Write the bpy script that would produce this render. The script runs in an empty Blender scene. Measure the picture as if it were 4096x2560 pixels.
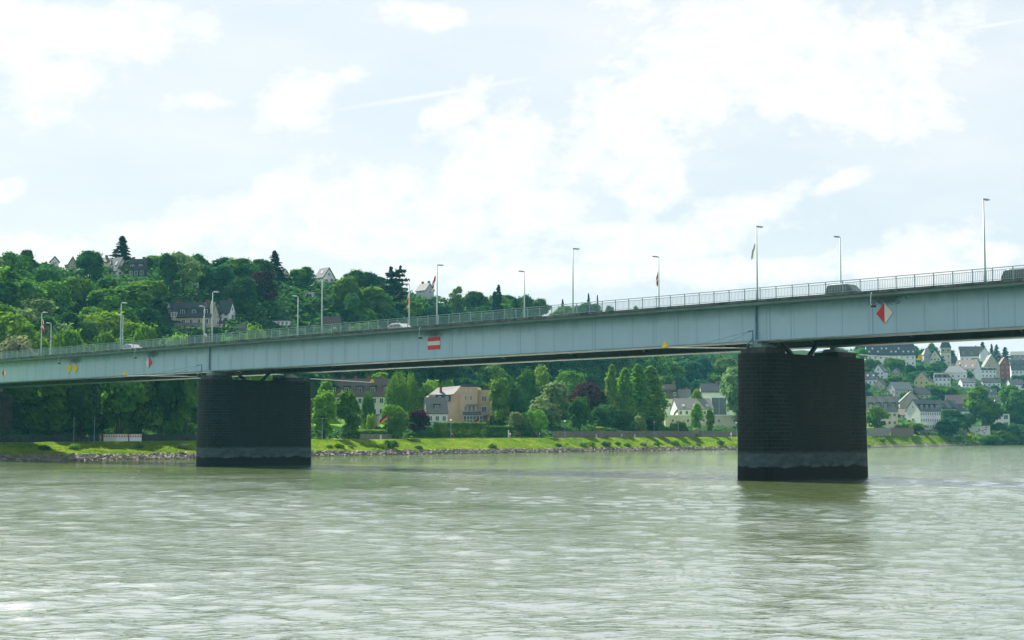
import bpy, math, random
import numpy as np
from mathutils import Vector, Matrix
R=math.radians
rnd=random.Random(7)
rng=np.random.default_rng(11)
SC=bpy.context.scene
COL=SC.collection
F=6000.0; TH=math.atan(465/F); CT,ST=math.cos(TH),math.sin(TH)
CAMZ=4.3
# ---------- photo geometry helpers (survey of the place from the photograph) ----------
def ray(px,py):
    cx=(px-2048)/F; cy=(1280-py)/F
    return Vector((cx, CT-ST*cy, ST+CT*cy))
def atY(px,py,Y):
    d=ray(px,py); return Vector((0,0,CAMZ))+d*(Y/d.y)
def proj(p):
    x,y,z=p[0],p[1],p[2]-CAMZ
    dep=y*CT+z*ST
    return 2048+F*x/dep, 1280-F*(z*CT-y*ST)/dep
# bridge frame: A along the bridge (to the right and nearer), N across it (away from the viewer)
A=Vector((.7053,-.7089,0)); N=Vector((.7089,.7053,0))
def B(u,d,z): return A*u+N*d+Vector((0,0,z))
def onplane(px,py,d):
    r=ray(px,py); t=d/(r.x*N.x+r.y*N.y); p=Vector((0,0,CAMZ))+r*t
    return p.dot(A), p.z
# ---------- materials ----------
MATS={}
def nodes(m):
    m.use_nodes=True; nt=m.node_tree; nt.nodes.clear()
    return nt,nt.nodes,nt.links
def mat(name,col,rough=.7,var=.25,scale=1.5,metal=0.,bump=0.,col2=None,coord='Object',spec=.3,detail=4,stretch=None):
    if name in MATS: return MATS[name]
    m=bpy.data.materials.new(name); nt,n,l=nodes(m)
    o=n.new('ShaderNodeOutputMaterial'); p=n.new('ShaderNodeBsdfPrincipled')
    l.new(p.outputs[0],o.inputs[0])
    p.inputs['Roughness'].default_value=rough; p.inputs['Metallic'].default_value=metal
    p.inputs['Specular IOR Level'].default_value=spec
    tc=n.new('ShaderNodeTexCoord'); src=tc.outputs[coord]
    if stretch:
        mp=n.new('ShaderNodeMapping'); mp.inputs['Scale'].default_value=stretch; l.new(src,mp.inputs[0]); src=mp.outputs[0]
    tx=n.new('ShaderNodeTexNoise'); tx.inputs['Scale'].default_value=scale; tx.inputs['Detail'].default_value=detail
    tx.inputs['Roughness'].default_value=.6
    l.new(src,tx.inputs['Vector'])
    rp=n.new('ShaderNodeValToRGB'); rp.color_ramp.elements[0].position=.3; rp.color_ramp.elements[1].position=.7
    c2=col2 or tuple(c*(1-var) for c in col)
    rp.color_ramp.elements[0].color=(*c2,1); rp.color_ramp.elements[1].color=(*(min(1,c*(1+var*.4)) for c in col),1)
    l.new(tx.outputs['Fac'],rp.inputs[0]); l.new(rp.outputs[0],p.inputs['Base Color'])
    if bump:
        b=n.new('ShaderNodeBump'); b.inputs['Strength'].default_value=bump; b.inputs['Distance'].default_value=.05
        l.new(tx.outputs['Fac'],b.inputs['Height']); l.new(b.outputs[0],p.inputs['Normal'])
    MATS[name]=m; return m
def leaf(name,col,col2,trans=.38,scale=.35):
    if name in MATS: return MATS[name]
    m=bpy.data.materials.new(name); nt,n,l=nodes(m)
    o=n.new('ShaderNodeOutputMaterial')
    tc=n.new('ShaderNodeTexCoord'); oi=n.new('ShaderNodeObjectInfo')
    tx=n.new('ShaderNodeTexNoise'); tx.inputs['Scale'].default_value=scale; tx.inputs['Detail'].default_value=5; tx.inputs['Roughness'].default_value=.7
    l.new(tc.outputs['Object'],tx.inputs['Vector'])
    rp=n.new('ShaderNodeValToRGB'); rp.color_ramp.elements[0].position=.35; rp.color_ramp.elements[1].position=.65
    rp.color_ramp.elements[0].color=(*col2,1); rp.color_ramp.elements[1].color=(*col,1)
    l.new(tx.outputs['Fac'],rp.inputs[0])
    hs=n.new('ShaderNodeHueSaturation')
    ml=n.new('ShaderNodeMapRange'); ml.inputs[3].default_value=.7; ml.inputs[4].default_value=1.3
    l.new(oi.outputs['Random'],ml.inputs[0]); l.new(ml.outputs[0],hs.inputs['Value'])
    wn=n.new('ShaderNodeTexWhiteNoise'); wn.noise_dimensions='1D'; l.new(oi.outputs['Random'],wn.inputs['W'])
    mh=n.new('ShaderNodeMapRange'); mh.inputs[3].default_value=.482; mh.inputs[4].default_value=.518
    l.new(wn.outputs[0],mh.inputs[0]); l.new(mh.outputs[0],hs.inputs['Hue'])
    l.new(rp.outputs[0],hs.inputs['Color'])
    d=n.new('ShaderNodeBsdfDiffuse'); t=n.new('ShaderNodeBsdfTranslucent'); mx=n.new('ShaderNodeMixShader'); mx.inputs[0].default_value=trans
    l.new(hs.outputs[0],d.inputs[0]); l.new(hs.outputs[0],t.inputs[0]); l.new(d.outputs[0],mx.inputs[1]); l.new(t.outputs[0],mx.inputs[2])
    l.new(mx.outputs[0],o.inputs[0]); MATS[name]=m; return m
# ---------- mesh builder ----------
class MB:
    def __init__(s): s.v=[]; s.f=[]; s.m=[]
    def quad(s,pts,mi=0):
        i=len(s.v); s.v+= [tuple(p) for p in pts]; s.f.append(tuple(range(i,i+len(pts)))); s.m.append(mi); return s
    def poly(s,vs,fs,mi=0):
        i=len(s.v); s.v+=[tuple(p) for p in vs]
        for f in fs: s.f.append(tuple(k+i for k in f)); s.m.append(mi)
        return s
    def box(s,c,d,mi=0,X=None,Yv=None,Z=None):
        X=X or Vector((1,0,0)); Yv=Yv or Vector((0,1,0)); Z=Z or Vector((0,0,1)); c=Vector(c)
        vs=[c+X*(a*d[0]/2)+Yv*(b*d[1]/2)+Z*(e*d[2]/2) for a in(-1,1) for b in(-1,1) for e in(-1,1)]
        return s.poly(vs,[(0,1,3,2),(4,6,7,5),(0,4,5,1),(2,3,7,6),(0,2,6,4),(1,5,7,3)],mi)
    def bar(s,a,b,w,mi=0,h=None):
        a=Vector(a);b=Vector(b); Z=(b-a); L=Z.length; Z=Z/L
        up=Vector((0,0,1)) if abs(Z.z)<.9 else Vector((1,0,0))
        X=Z.cross(up).normalized(); Y=X.cross(Z)
        return s.box((a+b)/2,(w,h or w,L),mi,X,Y,Z)
    def tube(s,pts,rs,n=8,mi=0,cap=True):
        pts=[Vector(p) for p in pts]; rings=[]; i0=len(s.v)
        for k,p in enumerate(pts):
            t=(pts[min(k+1,len(pts)-1)]-pts[max(k-1,0)]).normalized()
            up=Vector((0,0,1)) if abs(t.z)<.9 else Vector((1,0,0))
            X=t.cross(up).normalized(); Y=X.cross(t); r=rs[k] if hasattr(rs,'__len__') else rs
            for j in range(n):
                a=2*math.pi*j/n; s.v.append(tuple(p+X*math.cos(a)*r+Y*math.sin(a)*r))
        for k in range(len(pts)-1):
            for j in range(n):
                a=i0+k*n+j; b=i0+k*n+(j+1)%n; s.f.append((a,b,b+n,a+n)); s.m.append(mi)
        if cap:
            s.f.append(tuple(i0+j for j in range(n))[::-1]); s.m.append(mi)
            e=i0+(len(pts)-1)*n; s.f.append(tuple(e+j for j in range(n))); s.m.append(mi)
        return s
    def ball(s,c,r,mi=0,nu=8,nv=5):
        c=Vector(c); r=r if hasattr(r,'__len__') else (r,r,r); i0=len(s.v)
        for i in range(nv+1):
            ph=math.pi*i/nv
            for j in range(nu):
                a=2*math.pi*j/nu; s.v.append((c.x+r[0]*math.sin(ph)*math.cos(a),c.y+r[1]*math.sin(ph)*math.sin(a),c.z+r[2]*math.cos(ph)))
        for i in range(nv):
            for j in range(nu):
                a=i0+i*nu+j;b=i0+i*nu+(j+1)%nu; s.f.append((a,a+nu,b+nu,b)); s.m.append(mi)
        return s
    def prism(s,prof,a,b,mi=0):
        """prof: list of (p,q) mapped by a(p,q)->front point and b(p,q)->back point"""
        n=len(prof); vs=[a(*p) for p in prof]+[b(*p) for p in prof]
        fs=[tuple(range(n))[::-1],tuple(range(n,2*n))]+[(i,(i+1)%n,(i+1)%n+n,i+n) for i in range(n)]
        return s.poly(vs,fs,mi)
    def build(s,name,mats,parent=None,smooth=False):
        me=bpy.data.meshes.new(name); me.from_pydata(s.v,[],s.f); 
        mats=mats if isinstance(mats,(list,tuple)) else [mats]
        for m in mats: me.materials.append(m)
        if len(mats)>1: me.polygons.foreach_set('material_index',s.m)
        if smooth: me.polygons.foreach_set('use_smooth',[True]*len(s.f))
        me.update(); o=bpy.data.objects.new(name,me); COL.objects.link(o)
        if parent: o.parent=parent
        return o
def tag(o,label,cat,group=None,kind=None):
    if label: o['label']=label
    if cat: o['category']=cat
    if group: o['group']=group
    if kind: o['kind']=kind
    return o
def empty(name,loc=(0,0,0),rz=0,label=None,cat=None,group=None):
    o=bpy.data.objects.new(name,None); COL.objects.link(o); o.location=loc; o.rotation_euler=(0,0,rz); o.empty_display_size=.5
    return tag(o,label,cat,group)
def kids(o): return [c for c in bpy.data.objects if c.parent==o]
CH={}
def copy_tree(o,parent=None,top=True):
    c=o.copy(); COL.objects.link(c)
    if parent: c.parent=parent
    if o.name not in CH: CH[o.name]=kids(o)
    for ch in CH[o.name]: copy_tree(ch,c,False)
    return c
def structure(o): o['kind']='structure'; return o
def npmesh(name,verts,quads,mats,smooth=False,midx=None):
    me=bpy.data.meshes.new(name); nv=len(verts); nf=len(quads)
    me.vertices.add(nv); me.vertices.foreach_set('co',np.asarray(verts,dtype=np.float32).ravel())
    me.loops.add(nf*4); me.loops.foreach_set('vertex_index',np.asarray(quads,dtype=np.int32).ravel())
    me.polygons.add(nf); me.polygons.foreach_set('loop_start',np.arange(0,nf*4,4,dtype=np.int32)); me.polygons.foreach_set('loop_total',np.full(nf,4,dtype=np.int32))
    for m in (mats if isinstance(mats,(list,tuple)) else [mats]): me.materials.append(m)
    if midx is not None: me.polygons.foreach_set('material_index',np.asarray(midx,dtype=np.int32))
    me.update(calc_edges=True); me.validate()
    me.polygons.foreach_set('use_smooth',np.full(nf,bool(smooth)))
    return me
def grid(name,P,mats,smooth=True):
    a,b=P.shape[:2]; i=np.arange((a-1)*(b-1)); r=i//(b-1); c=i%(b-1); k=r*b+c
    q=np.stack([k,k+b,k+b+1,k+1],1)
    me=npmesh(name,P.reshape(-1,3),q,mats,smooth); o=bpy.data.objects.new(name,me); COL.objects.link(o); return o
# ---------- camera ----------
cam=bpy.data.cameras.new('camera'); co=bpy.data.objects.new('camera',cam); COL.objects.link(co)
co.location=(0,0,CAMZ); co.rotation_euler=(R(90)+TH,0,0); cam.sensor_width=36; cam.lens=F/4096*36; cam.clip_start=.1; cam.clip_end=20000
SC.camera=co
# ---------- light ----------
SUN_AZ=R(-34); SUN_EL=R(46)
S=Vector((math.sin(SUN_AZ)*math.cos(SUN_EL),math.cos(SUN_AZ)*math.cos(SUN_EL),math.sin(SUN_EL)))
sl=bpy.data.lights.new('sun','SUN'); sl.energy=5.0; sl.angle=R(.53); sl.color=(1,.95,.86)
so=bpy.data.objects.new('sun',sl); COL.objects.link(so); so.rotation_euler=S.to_track_quat('Z','Y').to_euler(); so.location=(0,0,200)
SC.view_settings.view_transform='Standard'; SC.view_settings.look='None'; SC.view_settings.exposure=1.38; SC.view_settings.gamma=1
# ---------- world: nishita sky seen through thin high haze and broken cloud ----------
W=bpy.data.worlds.new('World'); SC.world=W; W.use_nodes=True
nt=W.node_tree; n=nt.nodes; l=nt.links; n.clear()
def mth(op,a,b=None,c=None,clamp=False):
    k=n.new('ShaderNodeMath'); k.operation=op; k.use_clamp=clamp
    for i,v in enumerate((a,b,c)):
        if v is None: continue
        if isinstance(v,(int,float)): k.inputs[i].default_value=v
        else: l.new(v,k.inputs[i])
    return k.outputs[0]
out=n.new('ShaderNodeOutputWorld'); bg=n.new('ShaderNodeBackground'); bg.inputs[1].default_value=.0465; l.new(bg.outputs[0],out.inputs[0])
sky=n.new('ShaderNodeTexSky'); sky.sky_type='NISHITA'; sky.sun_disc=False; sky.sun_elevation=SUN_EL; sky.sun_rotation=SUN_AZ; sky.air_density=1.2; sky.dust_density=2.5; sky.ozone_density=1.2
tc=n.new('ShaderNodeTexCoord'); sp=n.new('ShaderNodeSeparateXYZ'); l.new(tc.outputs['Generated'],sp.inputs[0])
az=mth('ARCTAN2',sp.outputs[0],sp.outputs[1]); el=mth('ARCSINE',sp.outputs[2])
cmb=n.new('ShaderNodeCombineXYZ'); l.new(az,cmb.inputs[0]); l.new(el,cmb.inputs[1])
def noise(vec,scale,detail,rough=.55,dist=0):
    t=n.new('ShaderNodeTexNoise'); t.inputs['Scale'].default_value=scale; t.inputs['Detail'].default_value=detail; t.inputs['Roughness'].default_value=rough; t.inputs['Distortion'].default_value=dist
    l.new(vec,t.inputs['Vector']); return t
mpa=n.new('ShaderNodeMapping'); mpa.inputs['Scale'].default_value=(1,1.5,1); l.new(cmb.outputs[0],mpa.inputs[0])
nA=noise(mpa.outputs[0],13,12,.68); nB=noise(mpa.outputs[0],38,9,.66,.3)
mpc=n.new('ShaderNodeMapping'); mpc.inputs['Scale'].default_value=(1,3.5,1); mpc.inputs['Rotation'].default_value=(0,0,R(20)); mpc.inputs['Location'].default_value=(3.1,0,0); l.new(cmb.outputs[0],mpc.inputs[0])
nC=noise(mpc.outputs[0],5,6,.55)
def azel(px,py):
    d=ray(px,py).normalized(); return math.atan2(d.x,d.y),math.asin(d.z)
# clouds: (x,y,rx,ry,rot) in photo survey coordinates, converted to fixed compass directions
CL=[(60,120,430,200,0),(420,150,430,130,8),(250,330,260,170,0),(760,400,190,55,0),(1290,330,140,90,35),(1190,400,200,130,45),(1400,300,90,60,0),
(1850,430,190,80,15),(2700,300,520,260,25),(3000,170,560,260,0),(3400,200,520,230,0),(3300,430,500,150,-10),(2450,560,420,230,35),(2000,530,230,130,30),
(1900,720,500,170,25),(1350,830,560,140,18),(1000,830,330,120,20),(2050,850,450,120,10),(700,930,400,90,10),(1500,960,700,90,0),(200,1000,420,80,5),
(2600,980,560,90,5),(2400,930,260,60,0),(3000,840,430,80,18),(3350,730,220,45,20),(3800,960,260,95,12),(3600,1060,500,80,0),(3950,1010,240,70,0),(2100,1100,700,80,0),
(3000,1080,600,70,0),(2600,730,120,200,-35),(30,760,70,35,30),(1750,60,260,60,0),(3650,340,200,60,-20),(3980,1290,600,70,0),(600,1080,900,60,0)]
acc=None
for (x,y,rx,ry,rot) in CL:
    a,e=azel(x,y); m=n.new('ShaderNodeMapping'); m.vector_type='TEXTURE'
    m.inputs['Location'].default_value=(a,e,0); m.inputs['Rotation'].default_value=(0,0,R(rot)); m.inputs['Scale'].default_value=(rx/F,ry/F,1)
    l.new(cmb.outputs[0],m.inputs[0]); ln=n.new('ShaderNodeVectorMath'); ln.operation='LENGTH'; l.new(m.outputs[0],ln.inputs[0])
    v=mth('SUBTRACT',1.0,ln.outputs['Value'])
    acc=v if acc is None else mth('MAXIMUM',acc,v)
acc=mth('MAXIMUM',acc,-.9)
# far from the photographed part of the sky the cover is decided by broad noise alone
nz=mth('MULTIPLY',mth('SUBTRACT',nA.outputs['Fac'],.5),2.9); nz2=mth('MULTIPLY',mth('SUBTRACT',nB.outputs['Fac'],.5),1.2)
dens=mth('ADD',mth('ADD',mth('MULTIPLY',acc,.75),nz),nz2)
mask=n.new('ShaderNodeMapRange'); mask.interpolation_type='SMOOTHSTEP'; mask.inputs[1].default_value=-.20; mask.inputs[2].default_value=.52; l.new(dens,mask.inputs[0])
thin=n.new('ShaderNodeMapRange'); thin.inputs[1].default_value=.4; thin.inputs[2].default_value=.7; thin.inputs[3].default_value=0; thin.inputs[4].default_value=.45; l.new(nC.outputs['Fac'],thin.inputs[0])
cm=mth('MAXIMUM',mask.outputs[0],thin.outputs[0])
# two faint contrails
for (x0,y0,x1,y1,w) in [(1230,455,2330,275,15),(3650,150,4300,45,13)]:
    a0,e0=azel(x0,y0); a1,e1=azel(x1,y1); L=math.hypot(a1-a0,e1-e0)
    m=n.new('ShaderNodeMapping'); m.vector_type='TEXTURE'; m.inputs['Location'].default_value=((a0+a1)/2,(e0+e1)/2,0); m.inputs['Rotation'].default_value=(0,0,math.atan2(e1-e0,a1-a0)); m.inputs['Scale'].default_value=(L/2,w/F,1)
    l.new(cmb.outputs[0],m.inputs[0]); ln=n.new('ShaderNodeVectorMath'); ln.operation='LENGTH'; l.new(m.outputs[0],ln.inputs[0])
    v=mth('MULTIPLY',mth('MULTIPLY',mth('SUBTRACT',1.0,ln.outputs['Value'],clamp=True),1.7),nA.outputs['Fac'],clamp=True); cm=mth('MAXIMUM',cm,v)
# haze factor: strong low down, weak overhead
hz=n.new('ShaderNodeMapRange'); hz.interpolation_type='SMOOTHSTEP'; hz.inputs[1].default_value=.42; hz.inputs[2].default_value=.95; hz.inputs[3].default_value=1; hz.inputs[4].default_value=.25; l.new(el,hz.inputs[0])
def mixc(f,a,b):
    k=n.new('ShaderNodeMix'); k.data_type='RGBA'
    for s_,v in ((k.inputs[0],f),(k.inputs[6],a),(k.inputs[7],b)):
        if isinstance(v,(int,float)): s_.default_value=v
        elif isinstance(v,tuple): s_.default_value=v
        else: l.new(v,s_)
    return k.outputs[2]
SKYC=(6.7,7.4,8.05,1); 
hazec=mixc(.12,SKYC,sky.outputs[0])
# cloud body: white with soft grey-blue hollows
sh=n.new('ShaderNodeMapRange'); sh.inputs[1].default_value=.3; sh.inputs[2].default_value=1.0; l.new(dens,sh.inputs[0])
sn=n.new('ShaderNodeMapRange'); sn.inputs[1].default_value=.50; sn.inputs[2].default_value=.70; l.new(nA.outputs['Fac'],sn.inputs[0])
shade=mth('MULTIPLY',sh.outputs[0],mth('MULTIPLY',sn.outputs[0],1.0),clamp=True)
cloudc=mixc(shade,(8.6,8.55,8.4,1),(7.1,7.55,7.85,1))
low=mixc(cm,hazec,cloudc)
highc=mixc(mth('MULTIPLY',cm,.5),sky.outputs[0],(6.2,6.3,6.4,1))
l.new(mixc(hz.outputs[0],highc,low),bg.inputs[0])
W.cycles.sampling_method='MANUAL'; W.cycles.sample_map_resolution=512
# ================= TERRAIN =================
SHc=[-4000,-1500,0,780,1260,1900,2400,2960,3470,4096,5000,7500,12000]
SHy=[1925,1872,1844,1835,1825,1814,1806,1798,1790,1778,1770,1764,1762]
SHc_Y=[F*CAMZ/(y-1745) for y in SHy]
def Sh(c): return np.interp(c,SHc,SHc_Y)
def colof(X,Y): return 2048+6018*X/Y
HPc=([-4000,0,1500,2960,3470,4096,12000],[2.8,3.0,3.5,4.0,4.3,4.7,5])
YS=([-4000,-1500,0,1000,1500,2500,3000,3500,4096,12000],[230,280,305,350,420,590,660,655,740,900])
YC=([-4000,-1500,0,1500,2500,3500,4096,12000],[330,380,430,510,720,1050,1200,1500])
HC=([-4000,0,800,1150,1500,1900,2300,2500,3000,3500,4096,12000],[50,52.5,53,54,53,55,55,56,56,62,65,69])
def T(X,Y):
    X=np.asarray(X,float); Y=np.asarray(Y,float); c=colof(X,Y); S_=Sh(c); r=Y-S_
    hp=np.interp(c,*HPc); ys=np.interp(c,*YS); yc=np.interp(c,*YC); hc=np.interp(c,*HC)
    h=np.where(r<0,np.maximum(-2.5,r*.35),0)
    seg=lambda a,b,ha,hb: ha+(hb-ha)*np.clip((r-a)/(b-a),0,1)
    h=np.where(r>=0,seg(0,3,0,.75),h); h=np.where(r>3,seg(3,19,.75,hp),h)
    h=np.where(r>19,seg(26,28,hp,hp+.2),h); h=np.where(r>28,seg(28,60,hp+.2,hp+4),h)
    t=np.clip((Y-np.maximum(ys,S_+45))/(yc-ys),0,1); g=.62*t+.38*(t*t*(3-2*t))
    hill=(hp+4)+(hc-hp-4)*g
    h=np.where(Y>np.maximum(ys,S_+45),np.maximum(hill,h),h)
    w=np.clip((r-40)/80,0,1)*np.clip((Y-ys)/60,0,1)
    h=h+w*(1.1*np.sin(X*.06+1.3)*np.sin(Y*.045)+.6*np.sin(X*.15+Y*.11))
    sl=np.clip(r/5,0,1)*np.clip((19-r)/4,0,1); h=h+sl*.14*(np.sin(X*.33+Y*.1)+np.sin(X*.9+2)*np.sin(Y*.7))
    return h
def Tz(x,y): return float(T(x,y))
def hit(px,py,ymin=0,ymax=1700):
    d=ray(px,py); a=d.x/d.y; k=d.z/d.y; Y=np.arange(max(ymin,float(Sh(2048+6018*a))+30),ymax,1.0)
    g=T(a*Y,Y)-(CAMZ+k*Y); i=np.argmax(g>0)
    if g[i]<=0: return None
    return float(a*Y[i]),float(Y[i]),float(T(a*Y[i],Y[i]))
def cr(c,r,dz=0):
    Y=float(Sh(c))+r; X=(c-2048)/6018*Y; return Vector((X,Y,Tz(X,Y)+dz))
m_ground=None
def ground_mat():
    m=bpy.data.materials.new('riverbank_grass_and_soil'); nt,n,l=nodes(m)
    o=n.new('ShaderNodeOutputMaterial'); p=n.new('ShaderNodeBsdfPrincipled'); p.inputs['Roughness'].default_value=.95; p.inputs['Specular IOR Level'].default_value=.05; l.new(p.outputs[0],o.inputs[0])
    g=n.new('ShaderNodeNewGeometry'); sp=n.new('ShaderNodeSeparateXYZ'); l.new(g.outputs['Position'],sp.inputs[0])
    t=n.new('ShaderNodeTexNoise'); t.inputs['Scale'].default_value=.12; t.inputs['Detail'].default_value=8; t.inputs['Roughness'].default_value=.7; l.new(g.outputs['Position'],t.inputs['Vector'])
    t2=n.new('ShaderNodeTexNoise'); t2.inputs['Scale'].default_value=1.6; t2.inputs['Detail'].default_value=5; l.new(g.outputs['Position'],t2.inputs['Vector'])
    r1=n.new('ShaderNodeValToRGB'); e=r1.color_ramp.elements; e[0].position=.3; e[0].color=(.05,.13,.012,1); e[1].position=.68; e[1].color=(.24,.34,.03,1)
    el=r1.color_ramp.elements.new(.5); el.color=(.13,.26,.018,1)
    l.new(t.outputs['Fac'],r1.inputs[0])
    r2=n.new('ShaderNodeValToRGB'); e=r2.color_ramp.elements; e[0].position=.35; e[0].color=(.55,.6,.5,1); e[1].position=.65; e[1].color=(1.15,1.1,1,1); l.new(t2.outputs['Fac'],r2.inputs[0])
    mg=n.new('ShaderNodeMix'); mg.data_type='RGBA'; mg.blend_type='MULTIPLY'; mg.inputs[0].default_value=1; l.new(r1.outputs[0],mg.inputs[6]); l.new(r2.outputs[0],mg.inputs[7])
    # bare gravel near the waterline, dark leaf litter up the hill
    ad=n.new('ShaderNodeMath'); ad.operation='ADD'; l.new(sp.outputs[2],ad.inputs[0]); 
    s2=n.new('ShaderNodeMath'); s2.operation='MULTIPLY'; s2.inputs[1].default_value=.9; l.new(t2.outputs['Fac'],s2.inputs[0]); l.new(s2.outputs[0],ad.inputs[1])
    mr=n.new('ShaderNodeMapRange'); mr.inputs[1].default_value=1.2; mr.inputs[2].default_value=1.5; l.new(ad.outputs[0],mr.inputs[0])
    m1=n.new('ShaderNodeMix'); m1.data_type='RGBA'; m1.inputs[6].default_value=(.17,.15,.11,1); l.new(mr.outputs[0],m1.inputs[0]); l.new(mg.outputs[2],m1.inputs[7])
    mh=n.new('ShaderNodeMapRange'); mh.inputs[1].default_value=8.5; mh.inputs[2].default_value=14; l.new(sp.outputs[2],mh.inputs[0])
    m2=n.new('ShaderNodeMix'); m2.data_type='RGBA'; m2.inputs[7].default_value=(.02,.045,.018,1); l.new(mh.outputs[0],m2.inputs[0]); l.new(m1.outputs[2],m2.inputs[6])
    l.new(m2.outputs[2],p.inputs['Base Color']); return m
m_ground=ground_mat()
cs=np.concatenate([np.linspace(-3800,-300,30),np.linspace(-200,4300,361),np.linspace(4420,12000,40)])
rs=np.concatenate([[-30,-8,-2,0],np.linspace(.7,20,28),[22,25,26,27,28],np.linspace(31,60,12),np.linspace(64,300,60),np.linspace(310,1100,70),[1250,1500,1750]])
Cg,Rg=np.meshgrid(cs,rs,indexing='ij'); Yg=Sh(Cg)+Rg; Xg=(Cg-2048)/6018*Yg
P=np.stack([Xg,Yg,T(Xg,Yg)],-1)
gr=structure(grid('ground',P[:, ::-1],m_ground))
# --- footpath along the bank (a sheet just above the ground) ---
def ribbon(name,c0,c1,r0,r1,dz,m,step=12):
    cs=np.arange(c0,c1+step,step); P=[]
    for c in cs:
        P.append([cr(c,r0,dz),cr(c,(r0+r1)/2,dz),cr(c,r1,dz)])
    return grid(name,np.array([[tuple(q) for q in row] for row in P]),m)
pth=structure(ribbon('path',-1500,5600,20.5,24.5,.03,mat('pale_gravel_path',(.34,.31,.25),.9,.2,.8)))
bch=structure(ribbon('beach',3300,3960,.4,5.5,.05,mat('sandy_shore',(.36,.31,.23),.95,.3,.7)))
# --- water ---
def water():
    m=bpy.data.materials.new('river_water'); nt,n,l=nodes(m)
    o=n.new('ShaderNodeOutputMaterial'); df=n.new('ShaderNodeBsdfDiffuse'); gl=n.new('ShaderNodeBsdfGlossy'); fr=n.new('ShaderNodeFresnel'); ms=n.new('ShaderNodeMixShader')
    df.inputs['Color'].default_value=(.085,.12,.042,1); gl.inputs['Roughness'].default_value=.03; gl.inputs['Color'].default_value=(1,1,1,1); fr.inputs['IOR'].default_value=1.34
    fm=n.new('ShaderNodeMath'); fm.operation='MULTIPLY_ADD'; fm.use_clamp=True; fm.inputs[1].default_value=1.25; fm.inputs[2].default_value=.0; l.new(fr.outputs[0],fm.inputs[0]); mn=n.new('ShaderNodeMath'); mn.operation='MINIMUM'; mn.inputs[1].default_value=.74; l.new(fm.outputs[0],mn.inputs[0]); l.new(mn.outputs[0],ms.inputs[0]); l.new(df.outputs[0],ms.inputs[1]); l.new(gl.outputs[0],ms.inputs[2]); l.new(ms.outputs[0],o.inputs[0])
    g=n.new('ShaderNodeNewGeometry')
    def nz(sc,sx,sy,det,ro,rot=0,dist=0):
        mp=n.new('ShaderNodeMapping'); mp.inputs['Scale'].default_value=(sx,sy,1); mp.inputs['Rotation'].default_value=(0,0,rot); l.new(g.outputs['Position'],mp.inputs[0])
        t=n.new('ShaderNodeTexNoise'); t.inputs['Scale'].default_value=sc; t.inputs['Detail'].default_value=det; t.inputs['Roughness'].default_value=ro; t.inputs['Distortion'].default_value=dist; l.new(mp.outputs[0],t.inputs['Vector']); return t.outputs['Fac']
    sm=nz(2.6,.7,1.3,4,.6,R(8),.5); patch=nz(.06,1,1,4,.6)
    am=n.new('ShaderNodeMapRange'); am.inputs[1].default_value=.35; am.inputs[2].default_value=.65; am.inputs[3].default_value=.5; am.inputs[4].default_value=1.5; l.new(patch,am.inputs[0])
    mu=n.new('ShaderNodeMath'); mu.operation='MULTIPLY'; l.new(sm,mu.inputs[0]); l.new(am.outputs[0],mu.inputs[1])
    m2=n.new('ShaderNodeMath'); m2.operation='MULTIPLY_ADD'; m2.inputs[1].default_value=1.1; l.new(nz(.75,.7,1.4,3,.5,R(-15),.4),m2.inputs[0]); l.new(mu.outputs[0],m2.inputs[2]); mu=m2
    b=n.new('ShaderNodeBump'); b.inputs['Strength'].default_value=1; b.inputs['Distance'].default_value=WS; l.new(mu.outputs[0],b.inputs['Height']); l.new(b.outputs[0],gl.inputs['Normal']); l.new(b.outputs[0],fr.inputs['Normal'])
    return m
WS=.05
m_water=water()
def waves(X,Y,sp):
    g=np.random.default_rng(42); h=np.zeros_like(X); nW=72
    for i in range(nW):
        lam=.34*(5.0/.34)**(i/(nW-1)); th=g.normal()*.75+R(78); k=2*math.pi/lam; kx,ky=k*math.cos(th),k*math.sin(th)
        a=SLOPE*math.sqrt(2/nW)/k*(1.15 if lam<4 else .8); fade=np.clip(lam/(2.4*sp)-1,0,1)
        ph=g.random()*6.28; wb=1.2*np.sin(X*.05*g.uniform(.5,1.5)+Y*.03*g.uniform(-1,1)+g.random()*6)
        h+=a*fade*np.sin(kx*X+ky*Y+ph+wb)
    gust=.85+.25*np.sin(X*.045+1.7*np.sin(Y*.021))*np.sin(Y*.06+1.3*np.sin(X*.03+1))+.15*np.sin(X*.21+Y*.13)
    return h*gust
SLOPE=.092
yr=[8.]
while yr[-1]<1290:
    y=yr[-1]; d=.5 if y<26 else max(.075,min(9,.075*(y/34)**1.5)); yr.append(y+d)
yr=np.array(yr); cc_=np.concatenate([np.linspace(-9000,-400,60),np.linspace(-330,4430,900),np.linspace(4500,13000,60)])
Cw,Yw=np.meshgrid(cc_,yr,indexing='ij'); Xw=(Cw-2048)/6018*Yw; spw=np.maximum(np.gradient(yr)[None,:]*np.ones_like(Xw),np.abs(np.gradient(Xw,axis=0)))
Zw=waves(Xw,Yw,spw); Zw*=np.clip(1.2-np.clip((Yw-200)/900,0,1),.3,1)
print('water rows',len(yr))
structure(grid('water',np.stack([Xw,Yw,Zw],-1)[:, ::-1],m_water))
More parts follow.
